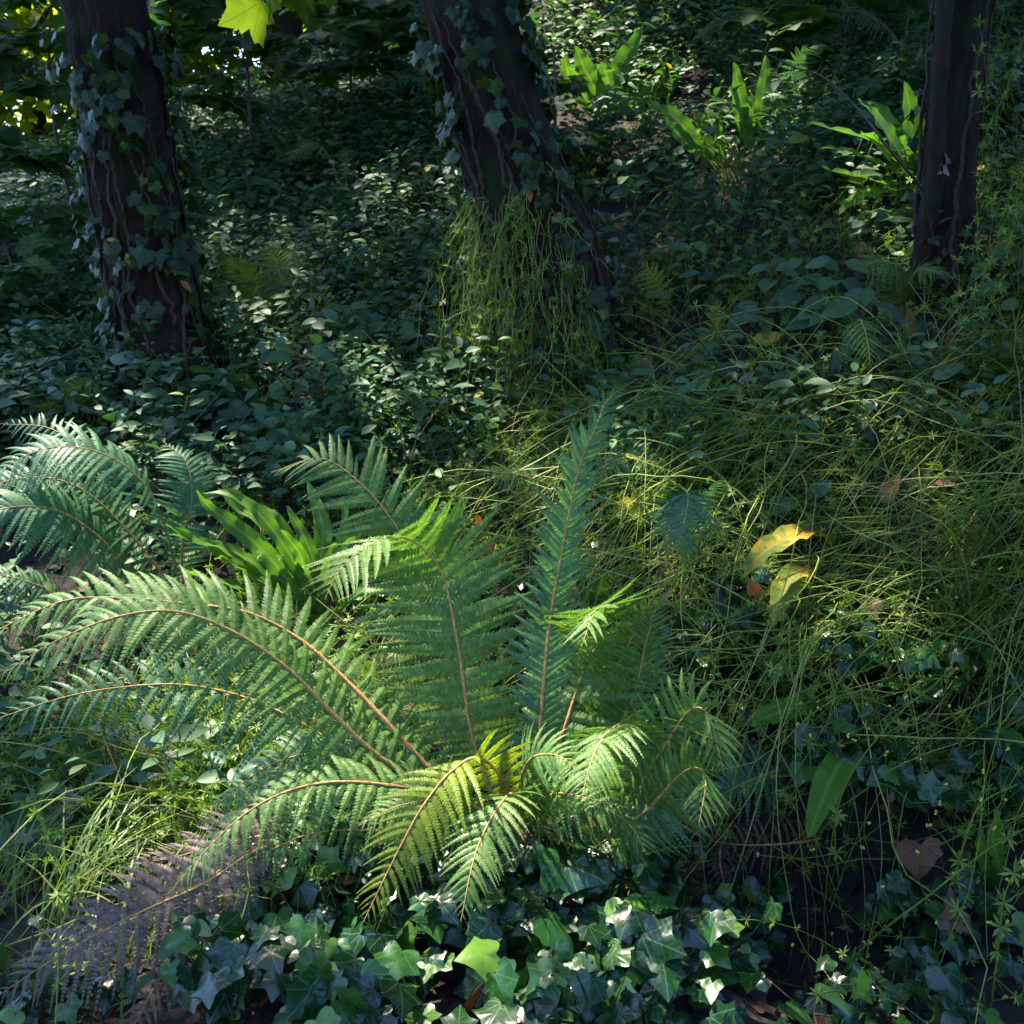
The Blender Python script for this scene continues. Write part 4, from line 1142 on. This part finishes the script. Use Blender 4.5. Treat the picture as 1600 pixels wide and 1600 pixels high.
def strap_fern(label, base, blades_, mat='tongue'):
    b = onground(*base)
    t = thing('strap_fern', b, label, 'fern', 'strap-leaved ferns')
    for e in blades_:
        pth, dy, wpx, face = e[:4]
        m_ = e[4] if len(e) > 4 else mat
        P = tr([base] + pth, b[1], b[1] + dy)
        P[0] = b
        blade(t, P, (.6 if base == (492, 985) else .78) * wpx / FPX * (b[1] + dy / 2), face, b, m_)
    return t
FC = (0, -.7, .7)
strap_fern('glossy strap fern with long pointed blades behind the big fern, left of its arching frond', (492, 985), [
    ([(455,915),(400,850),(330,795),(308,765)], -.1, 52, (-.3,-.5,.8)), ([(440,920),(360,870),(300,840),(258,820)], -.15, 40, (-.2,-.5,.8)),
    ([(470,900),(430,830),(370,790),(340,762)], .05, 44, (.3,-.6,.6)), ([(440,945),(390,900),(350,875),(335,872)], -.2, 46, (-.2,-.3,.9)),
    ([(480,920),(470,870),(450,840),(440,828)], -.05, 42, (.2,-.9,.4)), ([(505,930),(512,890),(518,862),(524,848)], -.08, 34, (-.2,-.9,.3)),
    ([(500,880),(505,830),(495,790),(480,752)], .12, 46, (.1,-.9,.3)), ([(515,900),(535,850),(540,800),(535,778)], .12, 34, (-.3,-.9,.3)),
    ([(450,960),(380,920),(320,905),(290,890)], -.25, 40, (-.1,-.3,.9)), ([(520,960),(560,930),(600,925),(630,940)], -.1, 40, (.2,-.4,.8)),
    ([(480,960),(400,950),(340,930),(310,928)], -.3, 40, (-.1,-.3,.9)),
    ([(470,900),(420,820),(370,775),(318,770)], -.02, 40, (-.1,-.5,.8)), ([(485,900),(450,840),(420,800),(385,790)], .08, 38, (.1,-.7,.7)), ([(465,930),(400,880),(330,850),(270,835)], -.12, 40, (-.1,-.4,.9)), ([(510,920),(530,880),(545,850),(565,835)], -.02, 36, (.2,-.8,.5)), ([(495,900),(480,850),(462,815),(448,790)], .04, 36, (.1,-.9,.4))])
strap_fern('strap fern with broad back-lit blades growing against the slender right trunk', (1425, 320), [
    ([(1410,270),(1370,225),(1310,205),(1265,192)], -.3, 44, (0,-.3,.9)), ([(1415,260),(1390,215),(1360,175),(1340,155)], -.2, 40, (-.2,-.6,.7)),
    ([(1425,250),(1425,200),(1420,160),(1413,126)], -.05, 44, (.2,-.95,.2)), ([(1415,280),(1370,255),(1320,235),(1280,232)], -.35, 36, (0,-.3,.9)),
    ([(1425,270),(1420,240),(1410,225),(1405,220)], -.2, 46, (.2,-.9,.3)), ([(1410,300),(1380,300),(1340,310),(1310,335)], -.3, 38, (0,-.3,.9)),
    ([(1405,280),(1380,240),(1360,215),(1345,205)], -.3, 38, (-.3,-.5,.7)), ([(1410,255),(1395,200),(1370,165),(1355,160)], .05, 36, (.3,-.8,.5)),
    ([(1400,300),(1360,280),(1310,270),(1285,262)], -.3, 40, (0,-.3,.9))])
strap_fern('strap fern with two tall upright back-lit blades on the upper right slope', (1185, 245), [
    ([(1162,200),(1155,150),(1150,110),(1146,98)], .0, 30, (.1,-.98,.1)), ([(1186,200),(1192,150),(1196,110),(1197,86)], .05, 28, (-.1,-.98,.1)),
    ([(1178,200),(1176,160),(1172,140)], .1, 22, (.4,-.9,.1)), ([(1200,225),(1225,205),(1240,190)], -.05, 26, (.2,-.8,.5))])
strap_fern('wavy strap fern leaning left beside the two tall upright blades', (1112, 262), [
    ([(1085,220),(1055,185),(1020,165),(1008,160)], -.1, 32, (-.3,-.7,.6)), ([(1090,240),(1060,210),(1040,190),(1030,182)], -.15, 28, (-.3,-.7,.6)),
    ([(1105,220),(1095,190),(1085,170)], .05, 28, (.2,-.9,.3)), ([(1125,235),(1120,200),(1100,175)], .0, 22, (.3,-.8,.4))])
strap_fern('dark strap fern in a clump on the upper slope right of the middle trunk', (945, 185), [
    ([(930,140),(912,105),(898,72)], 0, 40, (.1,-.95,.3)), ([(960,130),(975,95),(995,60),(1000,42)], .05, 36, (-.2,-.95,.2)),
    ([(950,130),(945,110),(948,95)], 0, 46, (.0,-.95,.3)), ([(915,155),(890,120),(882,85)], -.1, 34, (-.3,-.7,.6)),
    ([(900,160),(870,140),(850,132)], -.2, 30, (0,-.3,.9)), ([(900,175),(870,160),(845,160)], -.25, 32, (0,-.3,.9)),
    ([(985,160),(1020,130),(1040,105)], -.05, 38, (.3,-.8,.4)), ([(990,170),(1030,150),(1050,120),(1058,85)], 0, 34, (.2,-.9,.3)),
    ([(1000,185),(1040,190),(1075,205)], -.25, 34, (0,-.4,.9)), ([(960,150),(980,115),(990,100)], .05, 46, (-.1,-.95,.2))])
strap_fern('strap fern with level arching blades at the foot of the left ivy trunk', (400, 640), [
    ([(370,600),(330,582),(290,578),(250,578)], -.1, 24, (0,-.3,.9)), ([(380,605),(345,598),(310,600),(282,598)], -.1, 26, (0,-.4,.9)),
    ([(390,600),(360,585),(340,582),(322,588)], .1, 26, (0,-.4,.9)), ([(425,615),(450,605),(480,600)], .0, 24, (0,-.4,.9))])
strap_fern('short upright strap fern with two blades in front of the left ivy trunk', (245, 695), [
    ([(238,675),(225,655),(215,645)], 0, 26, (.1,-.9,.3)), ([(255,665),(252,640),(247,620)], 0, 22, (-.1,-.9,.3))])
strap_fern('yellowing strap fern on the bank, its two ragged blades hanging left of the bare roots', (1310, 870), [
    ([(1270,880),(1235,905),(1220,940),(1210,978)], -.42, 54, (-.3,-.6,.6)), ([(1275,830),(1230,840),(1185,870),(1165,900)], -.4, 54, (-.1,-.4,.9))], 'tongueold')
strap_fern('single wavy blue-green strap blade hanging in the dark hollow', (1345, 1160), [
    ([(1330,1170),(1308,1200),(1285,1250),(1262,1310)], -.42, 66, (-.3,-.7,.5))])
strap_fern('short curled yellow-green strap blade lying in the stems above the dark hollow', (1290, 1100), [
    ([(1275,1095),(1240,1105),(1200,1120),(1175,1130)], -.34, 50, (0,-.6,.8))])
strap_fern('strap blade standing among the stems near the right edge, lower down', (1565, 1375), [
    ([(1560,1345),(1552,1310),(1560,1265)], -.1, 40, (.2,-.9,.3)), ([(1545,1360),(1530,1330),(1535,1295)], -.1, 26, (.1,-.9,.3))])
strap_fern('strap fern blades catching light beside the tall upright frond of the big fern', (930, 965), [
    ([(935,930),(940,905),(942,892)], -.05, 40, (.2,-.9,.3)), ([(915,930),(905,890),(908,880)], 0, 26, (-.2,-.9,.3))])

# ------------------------------------------------------------------ broad-leaved herbs one can pick out
def herb(label, px, py, h, pairs, leaf, lean=(0, -.1), mat='herb', group='broad-leaved herbs'):
    b = onground(px, py)
    t = thing('herb_plant', b, label, 'plant', group)
    g = Geo(); gl = Geo()
    top = b + np.array([lean[0] * h, lean[1] * h, h])
    S, _ = spline([b, (b + top) / 2 + rng.normal(0, .02, 3), top], 16)
    tube(g, S, np.linspace(.003, .0015, 16), 5)
    a0 = rng.uniform(0, 3.1)
    for k in range(pairs):
        f = 1 - .75 * k / max(pairs, 1)
        p = S[int(f * 15)]
        for q in (0, 1):
            a = a0 + k * 1.57 + q * math.pi + rng.normal(0, .25)
            d = np.array([math.cos(a), .6 * math.sin(a) - .25, rng.uniform(-.75, .05)])
            L = leaf * (.65 if k == 0 else 1) * rng.uniform(.8, 1.15)
            p1 = p + d * .025
            tube(g, np.array([p, (p + p1) / 2, p1]), .0011, 3)
            gl.inst(T_HERB[(k + q) % 2], frames(d[None], (UP * .8 + np.array([0, -1.0, 0]) + rng.normal(0, .3, 3))[None]) * L, p1[None])
    g.build('stem', M['stem'], t, origin=b)
    gl.build('foliage', M[mat], t, origin=b)
for a in [('broad-leaved herb with large dark blue-green leaves, tallest of the clump below the right trunk', 1290, 560, .34, 5, .15),
          ('broad-leaved herb at the left end of the clump below the right trunk', 1200, 545, .3, 4, .13),
          ('broad-leaved herb in the middle of the clump below the right trunk', 1250, 530, .3, 4, .14),
          ('broad-leaved herb beside the dark fern at the right trunk foot', 1345, 570, .28, 4, .13),
          ('dark herb with pointed leaves at the right edge, half way up', 1570, 520, .3, 4, .14),
          ('dark herb with pointed leaves at the right edge, lower of the two', 1585, 590, .25, 3, .12),
          ('leafy herb in the corner between goosegrass and right edge', 1640, 560, .3, 4, .13),
          ('herb with narrow blue-green leaves right of the middle trunk', 990, 330, .25, 4, .11),
          ('herb with hanging leaves on the dark soil below the strap ferns', 1085, 380, .25, 4, .11),
          ('herb with glossy leaves left of the middle trunk foot', 690, 480, .25, 4, .12),
          ('herb with broad leaves at the lower left foot of the goosegrass curtain', 660, 600, .25, 4, .11),
          ('herb with broad leaves on the shaded step right of the left trunk foot', 420, 690, .22, 4, .11),
          ('herb with grey-green leaves at the foot of the left ivy trunk', 350, 680, .22, 4, .11),
          ('herb at the edge of the dark gap behind the left fern', 305, 790, .2, 4, .10),
          ('herb with small shiny leaves above the arching middle frond', 570, 720, .2, 4, .09),
          ('herb with oval leaves among grass at the lower left edge', 70, 1300, .16, 3, .10),
          ('herb with dark oval leaves near the pink fallen leaf', 110, 1350, .14, 3, .10),
          ('herb with a big dark leaf at the left edge above the stick', 15, 1330, .16, 3, .13),
          ('bright herb in the ivy at the lower left', 300, 1540, .16, 3, .09),
          ('herb with oval leaves under the level left frond', 240, 1180, .15, 3, .09),
          ('herb with blue-green leaves at the bank step above the yellow leaf', 1110, 690, .18, 3, .08)]:
    herb(*a)

# ------------------------------------------------------------------ ivy plants of the near bank
def ivy_plant(label, px, py, rx, ry, n, size, tilt=.5):
    b = onground(px, py, .9)
    t = thing('ivy_plant', b, label, 'ivy', 'trailing ivy on the near bank')
    g = Geo(); gl = Geo()
    P = []
    n = int(n * 1.75)
    for k in range(max(3, n // 12)):
        a = rng.uniform(0, 6.28)
        e = onground(px + math.cos(a) * rx * rng.uniform(.5, 1), py + math.sin(a) * ry * rng.uniform(.5, 1), .9)
        C = np.linspace(b, e, 10); C[:, :2] += rng.normal(0, .012, (10, 2))
        C[:, 2] = ground(C[:, 0], C[:, 1]) + .02 + .05 * np.sin(np.linspace(0, 3.1, 10))
        tube(g, C, .0022, 5); P.append(C)
    P = np.concatenate(P)
    q = rng.integers(0, len(P), n)
    base = P[q]
    off = rng.normal(0, .045, (n, 3)); off[:, 2] = rng.uniform(.02, .11, n)
    tip = base + off
    tubes(g, np.stack([base, (base + tip) / 2 + rng.normal(0, .008, (n, 3)), tip], 1), np.full((n, 3), .0013))
    d = rng.normal(0, .6, (n, 3)) * np.array([1, 1, .5]) + np.array([0, -.7, -.35])
    z = rng.normal(0, .5, (n, 3)) + UP * .8 + np.array([0, -tilt, 0])
    F = frames(d, z) * (size * rng.uniform(.4, .9, n))[:, None, None]
    # the leaf stalk meets the leaf base
    for k in range(3): gl.inst(T_IVY[k], F[k::3], tip[k::3])
    g.build('stem', M['vine'], t, origin=b)
    gl.build('foliage', M['ivy'], t, origin=b)
for a in [('ivy with large dark leaves at the bottom edge under the drooping fern tips', 720, 1500, 150, 80, 46, .105),
          ('ivy patch with shiny leaves below the yellow-green drooping frond', 560, 1430, 130, 70, 40, .095),
          ('ivy with bright new leaves at the lower left beside the mauve fern', 480, 1420, 90, 50, 34, .085),
          ('ivy with large mixed leaves at the bottom edge left of centre', 480, 1560, 150, 70, 44, .10),
          ('ivy with shiny blue-lit leaves right of the big fern crown', 1010, 1410, 110, 60, 40, .095),
          ('ivy with shiny leaves at the bottom edge right of centre', 1000, 1560, 140, 70, 46, .10),
          ('ivy patch right below the dark crown of the big fern', 880, 1460, 110, 60, 34, .095),
          ('ivy with one bright veined leaf at the bottom edge by the dark hollow', 1130, 1540, 80, 60, 22, .095),
          ('ivy creeping up the far side of the dark hollow', 1350, 1240, 140, 80, 40, .085),
          ('ivy between the yellowing strap blades and the fern, on the steep step', 1160, 1010, 110, 70, 46, .075),
          ('ivy under the goosegrass stems at the right, above the hollow', 1420, 1120, 150, 70, 44, .08),
          ('ivy with green leaves in the stems below the yellowing strap fern', 1290, 1050, 120, 50, 34, .08),
          ('dark ivy in the deep shade at the lower right corner', 1450, 1500, 150, 90, 26, .09),
          ('ivy scattered near the right edge below the stems', 1560, 1240, 100, 90, 24, .085),
          ('ivy with dull leaves at the bottom left corner', 360, 1600, 90, 40, 20, .08),
          ('ivy with small dull leaves filling the lower left corner beside the mauve fern', 50, 1640, 130, 50, 40, .06),
          ('ivy with small dark leaves along the bottom edge at the right corner', 1420, 1620, 200, 60, 22, .085),
          ('ivy along the very bottom edge left of centre, cut by the frame', 560, 1640, 160, 60, 36, .095),
          ('ivy along the very bottom edge right of centre, cut by the frame', 860, 1640, 160, 60, 36, .095),
          ('ivy on the dark step behind the right fern fronds', 1080, 1080, 90, 60, 26, .075)]:
    ivy_plant(*a)

# ------------------------------------------------------------------ arching grass tussocks and long stems on the right
def tussock(label, px, py, n, L, dirs, spread=.5, wd=.0028, mat='grass'):
    b = onground(px, py)
    t = thing('grass_tussock', b, label, 'grass', 'grass tussocks')
    g = Geo()
    P = b + rng.normal(0, .03, (n, 3)) * np.array([1, 1, 0]); P[:, 2] = ground(P[:, 0], P[:, 1])
    a = dirs + rng.normal(0, spread, n)
    blades(g, P, L * rng.uniform(.5, 1.2, n), wd * rng.uniform(.6, 1.2, n), np.stack([np.cos(a), np.sin(a)], 1), rng.uniform(.5, 1.15, n), 9)
    g.build('blades', M[mat], t, origin=b)
for a in [('arching grass tussock spilling right over the bank at the right edge', 1430, 650, 90, .5, -.3, .5),
          ('grass tussock arching down from the right edge, upper bank', 1560, 620, 80, .45, -1.6, .9),
          ('pale grass clump lying flat across the right bank', 1560, 950, 90, .55, 3.0, .4),
          ('grass tussock drooping over the bank lip near the right edge', 1500, 1010, 90, .5, -2.0, .7),
          ('thin grass tuft beside the stick at the lower left', 110, 1440, 40, .3, 1.3, .9),
          ('grass tuft standing at the left edge among fallen leaves', 40, 1390, 40, .3, .5, 1.2),
          ('grass tuft at the foot of the middle trunk under the hanging stems', 900, 640, 60, .35, -1.4, .9),
          ('light grass tuft between the strap fern and the middle goosegrass', 640, 830, 50, .3, .5, 1.5),
          ('grass tuft arching left above the strap ferns on the upper right', 1150, 300, 60, .4, 2.6, .6),
          ('dense low grass tuft in the very bottom left corner', 70, 1560, 60, .16, .8, 2.0),
          ('grass tuft under the mauve fern at the bottom left', 240, 1490, 36, .28, .6, 1.2),
          ('upright grass clump in the sun in front of the two tall strap blades', 1240, 330, 60, .35, 2.0, 1.2)]:
    tussock(*a)

# long bare bedstraw stems crossing the dark hollow, each with small flower heads
def long_stem(label, pts, dys, rad=.0022, heads=()):
    b = at(*pts[0], 0.0 + onground(*pts[0])[1])
    Y0 = b[1]
    P = [at(x, y, Y0 + d) for (x, y), d in zip(pts, dys)]
    C, _ = spline(P, 40)
    t = thing('flower_stem', C[0], label, 'plant', 'long stems crossing the hollow')
    g = Geo(); tube(g, C, np.linspace(rad, rad * .5, 40), 5)
    gl = Geo()
    for k in range(6, 40, 7):
        gl.inst(T_WHORL, frames(rng.normal(size=(1, 3)), nrm(C[k] - C[k-1])[None]) * .028, C[k][None])
        for q in range(2):
            e = C[k] + rng.normal(0, .05, 3) + UP * .03
            S_, _ = spline([C[k], (C[k] + e) / 2 + rng.normal(0, .01, 3), e], 6)
            tube(g, S_, .0009, 3)
            gh = Geo()
            for z in range(3):
                e2 = e + rng.normal(0, .0022, 3)
                tube(g, np.array([e, (e + e2) / 2, e2]), .0005, 3)
                gh.inst(T_BUD, np.eye(3)[None] * rng.uniform(.0022, .0034), e2[None])
            gh.build('flower_head', M['flower'], t, origin=C[0])
    g.build('stem', M['straw'], t, origin=C[0]); gl.build('foliage', M['straw'], t, origin=C[0])
_bv = []; _bf = []
for i_ in range(5):
    for j_ in range(6):
        a_, b_ = math.pi * i_ / 4, 2 * math.pi * j_ / 6
        _bv.append((math.sin(a_) * math.cos(b_), math.sin(a_) * math.sin(b_), math.cos(a_)))
for i_ in range(4):
    for j_ in range(6):
        _bf.append((i_ * 6 + j_, i_ * 6 + (j_ + 1) % 6, i_ * 6 + 6 + (j_ + 1) % 6, i_ * 6 + 6 + j_))
T_BUD = (np.array(_bv), [_bf], np.zeros((len(_bv), 2)))
for a in [('long green stem slanting across the dark hollow from lower centre to the right edge', [(1300,1540),(1360,1470),(1450,1400),(1540,1330),(1610,1290)], (-.1,-.15,-.15,-.12,-.05), .003),
          ('thin flower stem rising steeply out of the hollow to the upper right', [(1310,1380),(1305,1290),(1330,1210),(1400,1120),(1470,1060)], (-.1,-.15,-.15,-.1,0), .0022),
          ('flower stem running from the crossing down to the lower right corner', [(1330,1075),(1370,1150),(1400,1230),(1410,1250)], (-.2,-.2,-.22,-.22), .0018),
          ('bent pale stem at the right edge above the yellow flower heads', [(1490,1400),(1500,1340),(1530,1260),(1590,1225)], (-.1,-.15,-.15,-.1), .003),
          ('level thin stem across the upper hollow', [(1230,1150),(1290,1165),(1360,1155),(1440,1150)], (-.15,-.18,-.18,-.15), .0016),
          ('stem with yellow-green flower heads at the lower right edge', [(1550,1560),(1560,1480),(1570,1400),(1600,1330)], (-.1,-.12,-.15,-.15), .0022),
          ('wiry stem lying along the bottom of the hollow', [(1190,1525),(1240,1540),(1300,1545),(1340,1490)], (-.1,-.1,-.12,-.15), .0014),
          ('thin stem arching over the bank lip above the hollow', [(1500,1050),(1440,1060),(1390,1010),(1330,985)], (-.1,-.15,-.12,0), .002),
          ('long pale stem lying over the right bank towards the edge', [(1330,1010),(1420,975),(1520,950),(1620,930)], (-.05,-.12,-.12,-.05), .003),
          ('second pale stem on the right bank, a little higher', [(1370,985),(1460,965),(1550,962),(1620,955)], (-.05,-.14,-.14,-.08), .0026)]:
    long_stem(*a)

# ------------------------------------------------------------------ fallen leaves and sticks
def fallen(label, px, py, size, mat, tpl=0, rot=None, lift=.1, tilt=.5, Y=None, cat='leaf'):
    b = onground(px, py) if Y is None else at(px, py, Y)
    if Y is None:
        v = nrm(CAM - b); b = b + v * lift * 2
    g = Geo()
    a = rng.uniform(0, 6.28) if rot is None else rot
    # the photo shows these leaves turned towards the viewer
    z = UP * (1 - tilt) + np.array([0, -1.0, .2]) * tilt + rng.normal(0, .15, 3)
    d = np.array([math.cos(a), -.1, math.sin(a)])
    T_ = [T_MAPLE[1], T_HERB[0], T_IVY[1]][tpl]
    F = frames(d[None], z[None]) * size
    V = T_[0].copy(); V[:, 2] += .25 * V[:, 0] ** 2 * rng.uniform(-1, 1.5) + .2 * (V[:, 1] - .5) ** 2
    g.inst((V, T_[1], T_[2]), F, (b - F[0, :, 1] * .45)[None])
    o = g.build('fallen_leaf', M[mat], origin=b)
    o.location = b
    return tag(o, label, cat, 'fallen leaves')
for a in [('folded orange-brown leaf caught in the goosegrass on the right', 1390, 765, .1, 'orange', 1, 1.2),
          ('bright yellow leaf with brown spots right of the tall upright frond', 993, 795, .085, 'yellow', 0, -1.1),
          ('grey-mauve curled leaf on the bank above the goosegrass', 1165, 592, .07, 'pink', 1, .9),
          ('salmon pink lobed leaf on the grass at the lower left', 110, 1253, .055, 'pink', 0, .3),
          ('orange-brown oak-like leaf below the right trunk', 1428, 510, .085, 'orange', 0, -1.0),
          ('orange leaf hanging to the right of the oak-like brown leaf', 1483, 535, .06, 'orange', 1, -1.5),
          ('small orange leaf among the herb clump below the right trunk', 1355, 478, .06, 'orange', 1, -.6),
          ('yellow strip of dead leaf by the broad-leaved herbs', 1195, 530, .12, 'yellow', 1, .4),
          ('pale pink lobed leaf in the middle goosegrass', 830, 735, .05, 'pink', 0, .5),
          ('rusty red leaf tucked in the dark fern at the left', 210, 692, .05, 'orange', 1, -1.2),
          ('brown leaf at the foot of the goosegrass curtain', 782, 495, .06, 'brown', 0, .2),
          ('yellow leaf standing in the herbs below the curtain of goosegrass', 694, 636, .07, 'yellow', 1, -1.5),
          ('small yellow leaf beside the left trunk foot', 188, 547, .06, 'yellow', 1, .6),
          ('yellow leaf clinging to the left ivy trunk, paler of the two', 200, 405, .05, 'yellow', 1, -1.3),
          ('orange leaf on the right side of the left ivy trunk', 290, 446, .06, 'orange', 1, -.7),
          ('golden leaf at the left side of the left ivy trunk', 175, 375, .05, 'yellow', 1, 0.0),
          ('orange leaf hanging on the middle trunk', 828, 305, .045, 'orange', 1, -1.6),
          ('brown leaf in the shade below the dark strap fern clump', 903, 200, .05, 'orange', 1, -.4),
          ('large brown leaf hanging in the dark hollow', 1438, 1345, .10, 'brown', 2, -1.5),
          ('curled brown leaf lower in the dark hollow', 1500, 1430, .09, 'brown', 0, -.9),
          ('orange dead leaf on the bank left of the tall upright frond', 748, 815, .055, 'orange', 1, -1.3),
          ('second orange dead leaf under the arching frond tips', 768, 850, .05, 'orange', 1, -1.5),
          ('rusty leaf at the bank step by the yellow leaf', 912, 690, .06, 'orange', 1, 1.0),
          ('yellow and brown leaf on the bank behind the tall frond tip', 1095, 685, .08, 'yellow', 1, .4),
          ('reddish leaf on the bank behind the tall frond tip', 1060, 690, .06, 'orange', 0, .4),
          ('red-brown leaf in shadow below the folded orange-brown leaf', 1475, 755, .06, 'brown', 1, .1),
          ('pink-brown leaf lying on the bare soil under the strap blades', 1365, 945, .05, 'brown', 0, .4),
          ('curled orange strip of dead leaf below the yellowing blades', 1180, 925, .09, 'orange', 1, -.9),
          ('pale yellow leaf lying next to the stick at the lower left', 130, 1370, .075, 'yellow', 1, .4),
          ('tan leaf at the left edge near the lower herbs', 30, 1310, .06, 'pink', 1, .1),
          ('small orange dead leaf in the ivy beside the yellow-green frond', 540, 1375, .05, 'orange', 1, .3),
          ('tiny golden leaf lying on a dark ivy leaf', 520, 1532, .022, 'yellow', 1, 1.2),
          ('yellow leaf on a twig at the top edge behind the slim trunk', 617, 42, .07, 'yellow', 0, -1.4),
          ('magenta-tinged leaf dangling above the two tall strap blades', 1322, 105, .05, 'pink', 1, -1.4),
          ('cream leaf scrap on the slender right trunk', 1478, 265, .045, 'pink', 0, -1.0),
          ('brown dead leaf at the edge of the soil right of the trunk foot', 1010, 565, .06, 'brown', 0, .9),
          ('reddish dead leaf on the bare soil below the middle trunk', 985, 640, .07, 'orange', 1, .1)]:
    if 'trunk' in a[0] and ('clinging' in a[0] or 'side of the left ivy' in a[0]): fallen(*a, Y=YL - .2)
    elif 'middle trunk' in a[0] and ('hanging' in a[0] or 'low on' in a[0]): fallen(*a, Y=YM - .24)
    elif 'slender right' in a[0]: fallen(*a, Y=YR - .16)
    else: fallen(*a)

def stick(label, pts, rad, mat='twig', lift=.02, name='stick', dy=0.0, group='sticks and bare stalks'):
    P = []
    for p in pts:
        b = onground(*p); v = nrm(CAM - b); P.append(b + v * (lift + dy))
    n = 26
    C, _ = spline(P, n)
    C = C + rng.normal(0, rad * .12, (n, 3))
    g = Geo(); tube(g, C - P[0], np.linspace(rad, rad * .55, n) * (1 + rng.normal(0, .06, n)), 8)
    o = g.build(name, M[mat]); o.location = P[0]
    return tag(o, label, 'stick', group)
stick('thick rough branch lying at the lower left edge', [(-40,1450),(30,1405),(90,1380),(150,1368)], .016)
stick('purplish bare twig at the right edge of the bank', [(1510,905),(1560,915),(1620,925)], .006, lift=.12)
stick('red-brown bare stalk pointing down into the tall upright frond', [(775,720),(790,755),(830,795),(868,838)], .005, 'redstalk', lift=.08)
stick('thin brown stalk slanting down right of the tall upright frond', [(1040,880),(1052,915),(1062,950)], .004, 'redstalk', lift=.05)
stick('dark crooked twig in the hollow right of the fern crown', [(985,1060),(1000,1100),(980,1120),(965,1150)], .006, lift=.06)
stick('brown dead stick lying on the soil right of the middle trunk', [(960,560),(1010,575),(1070,570),(1120,545)], .007)
stick('grey stick leaning on the slope under the strap ferns', [(880,285),(895,265),(905,250)], .010, lift=.08)
stick('dark fallen twig in the ivy at the lower centre right', [(1000,1440),(1040,1470),(1090,1500)], .008, lift=.04)
stick('fallen bark-brown twig on the soil beneath the two tall strap blades', [(1165,290),(1160,330),(1150,360)], .006, lift=.05)
# thin dark branch that leans on the slender right trunk and forks up to the left
Yc = YR - .45
C, _ = spline([at(1438, 290, YR - .2), at(1395, 240, Yc), at(1340, 170, Yc), at(1285, 120, Yc), at(1240, 105, Yc), at(1195, 82, Yc)], 40)
g = Geo(); tube(g, C - C[0], np.linspace(.006, .002, 40), 6)
o = g.build('stick', M['twig']); o.location = C[0]
tag(o, 'thin dark branch slanting up left from the slender right trunk across the strap fern', 'stick', 'sticks and bare stalks')
C, _ = spline([at(1432, 285, YR - .22), at(1442, 310, YR - .24), at(1452, 340, YR - .22), at(1460, 382, YR - .2)], 20)
g = Geo(); tube(g, C - C[0], np.linspace(.003, .0022, 20), 6)
tube(g, np.array([at(1434, 288, YR - .22), at(1430, 315, YR - .24), at(1428, 340, YR - .22)]) - C[0], .002, 5)
o = g.build('stick', M['pink'] if False else M['vine']); o.location = C[0]
tag(o, 'pale thin broken twig hanging in front of the slender right trunk', 'stick', 'sticks and bare stalks')
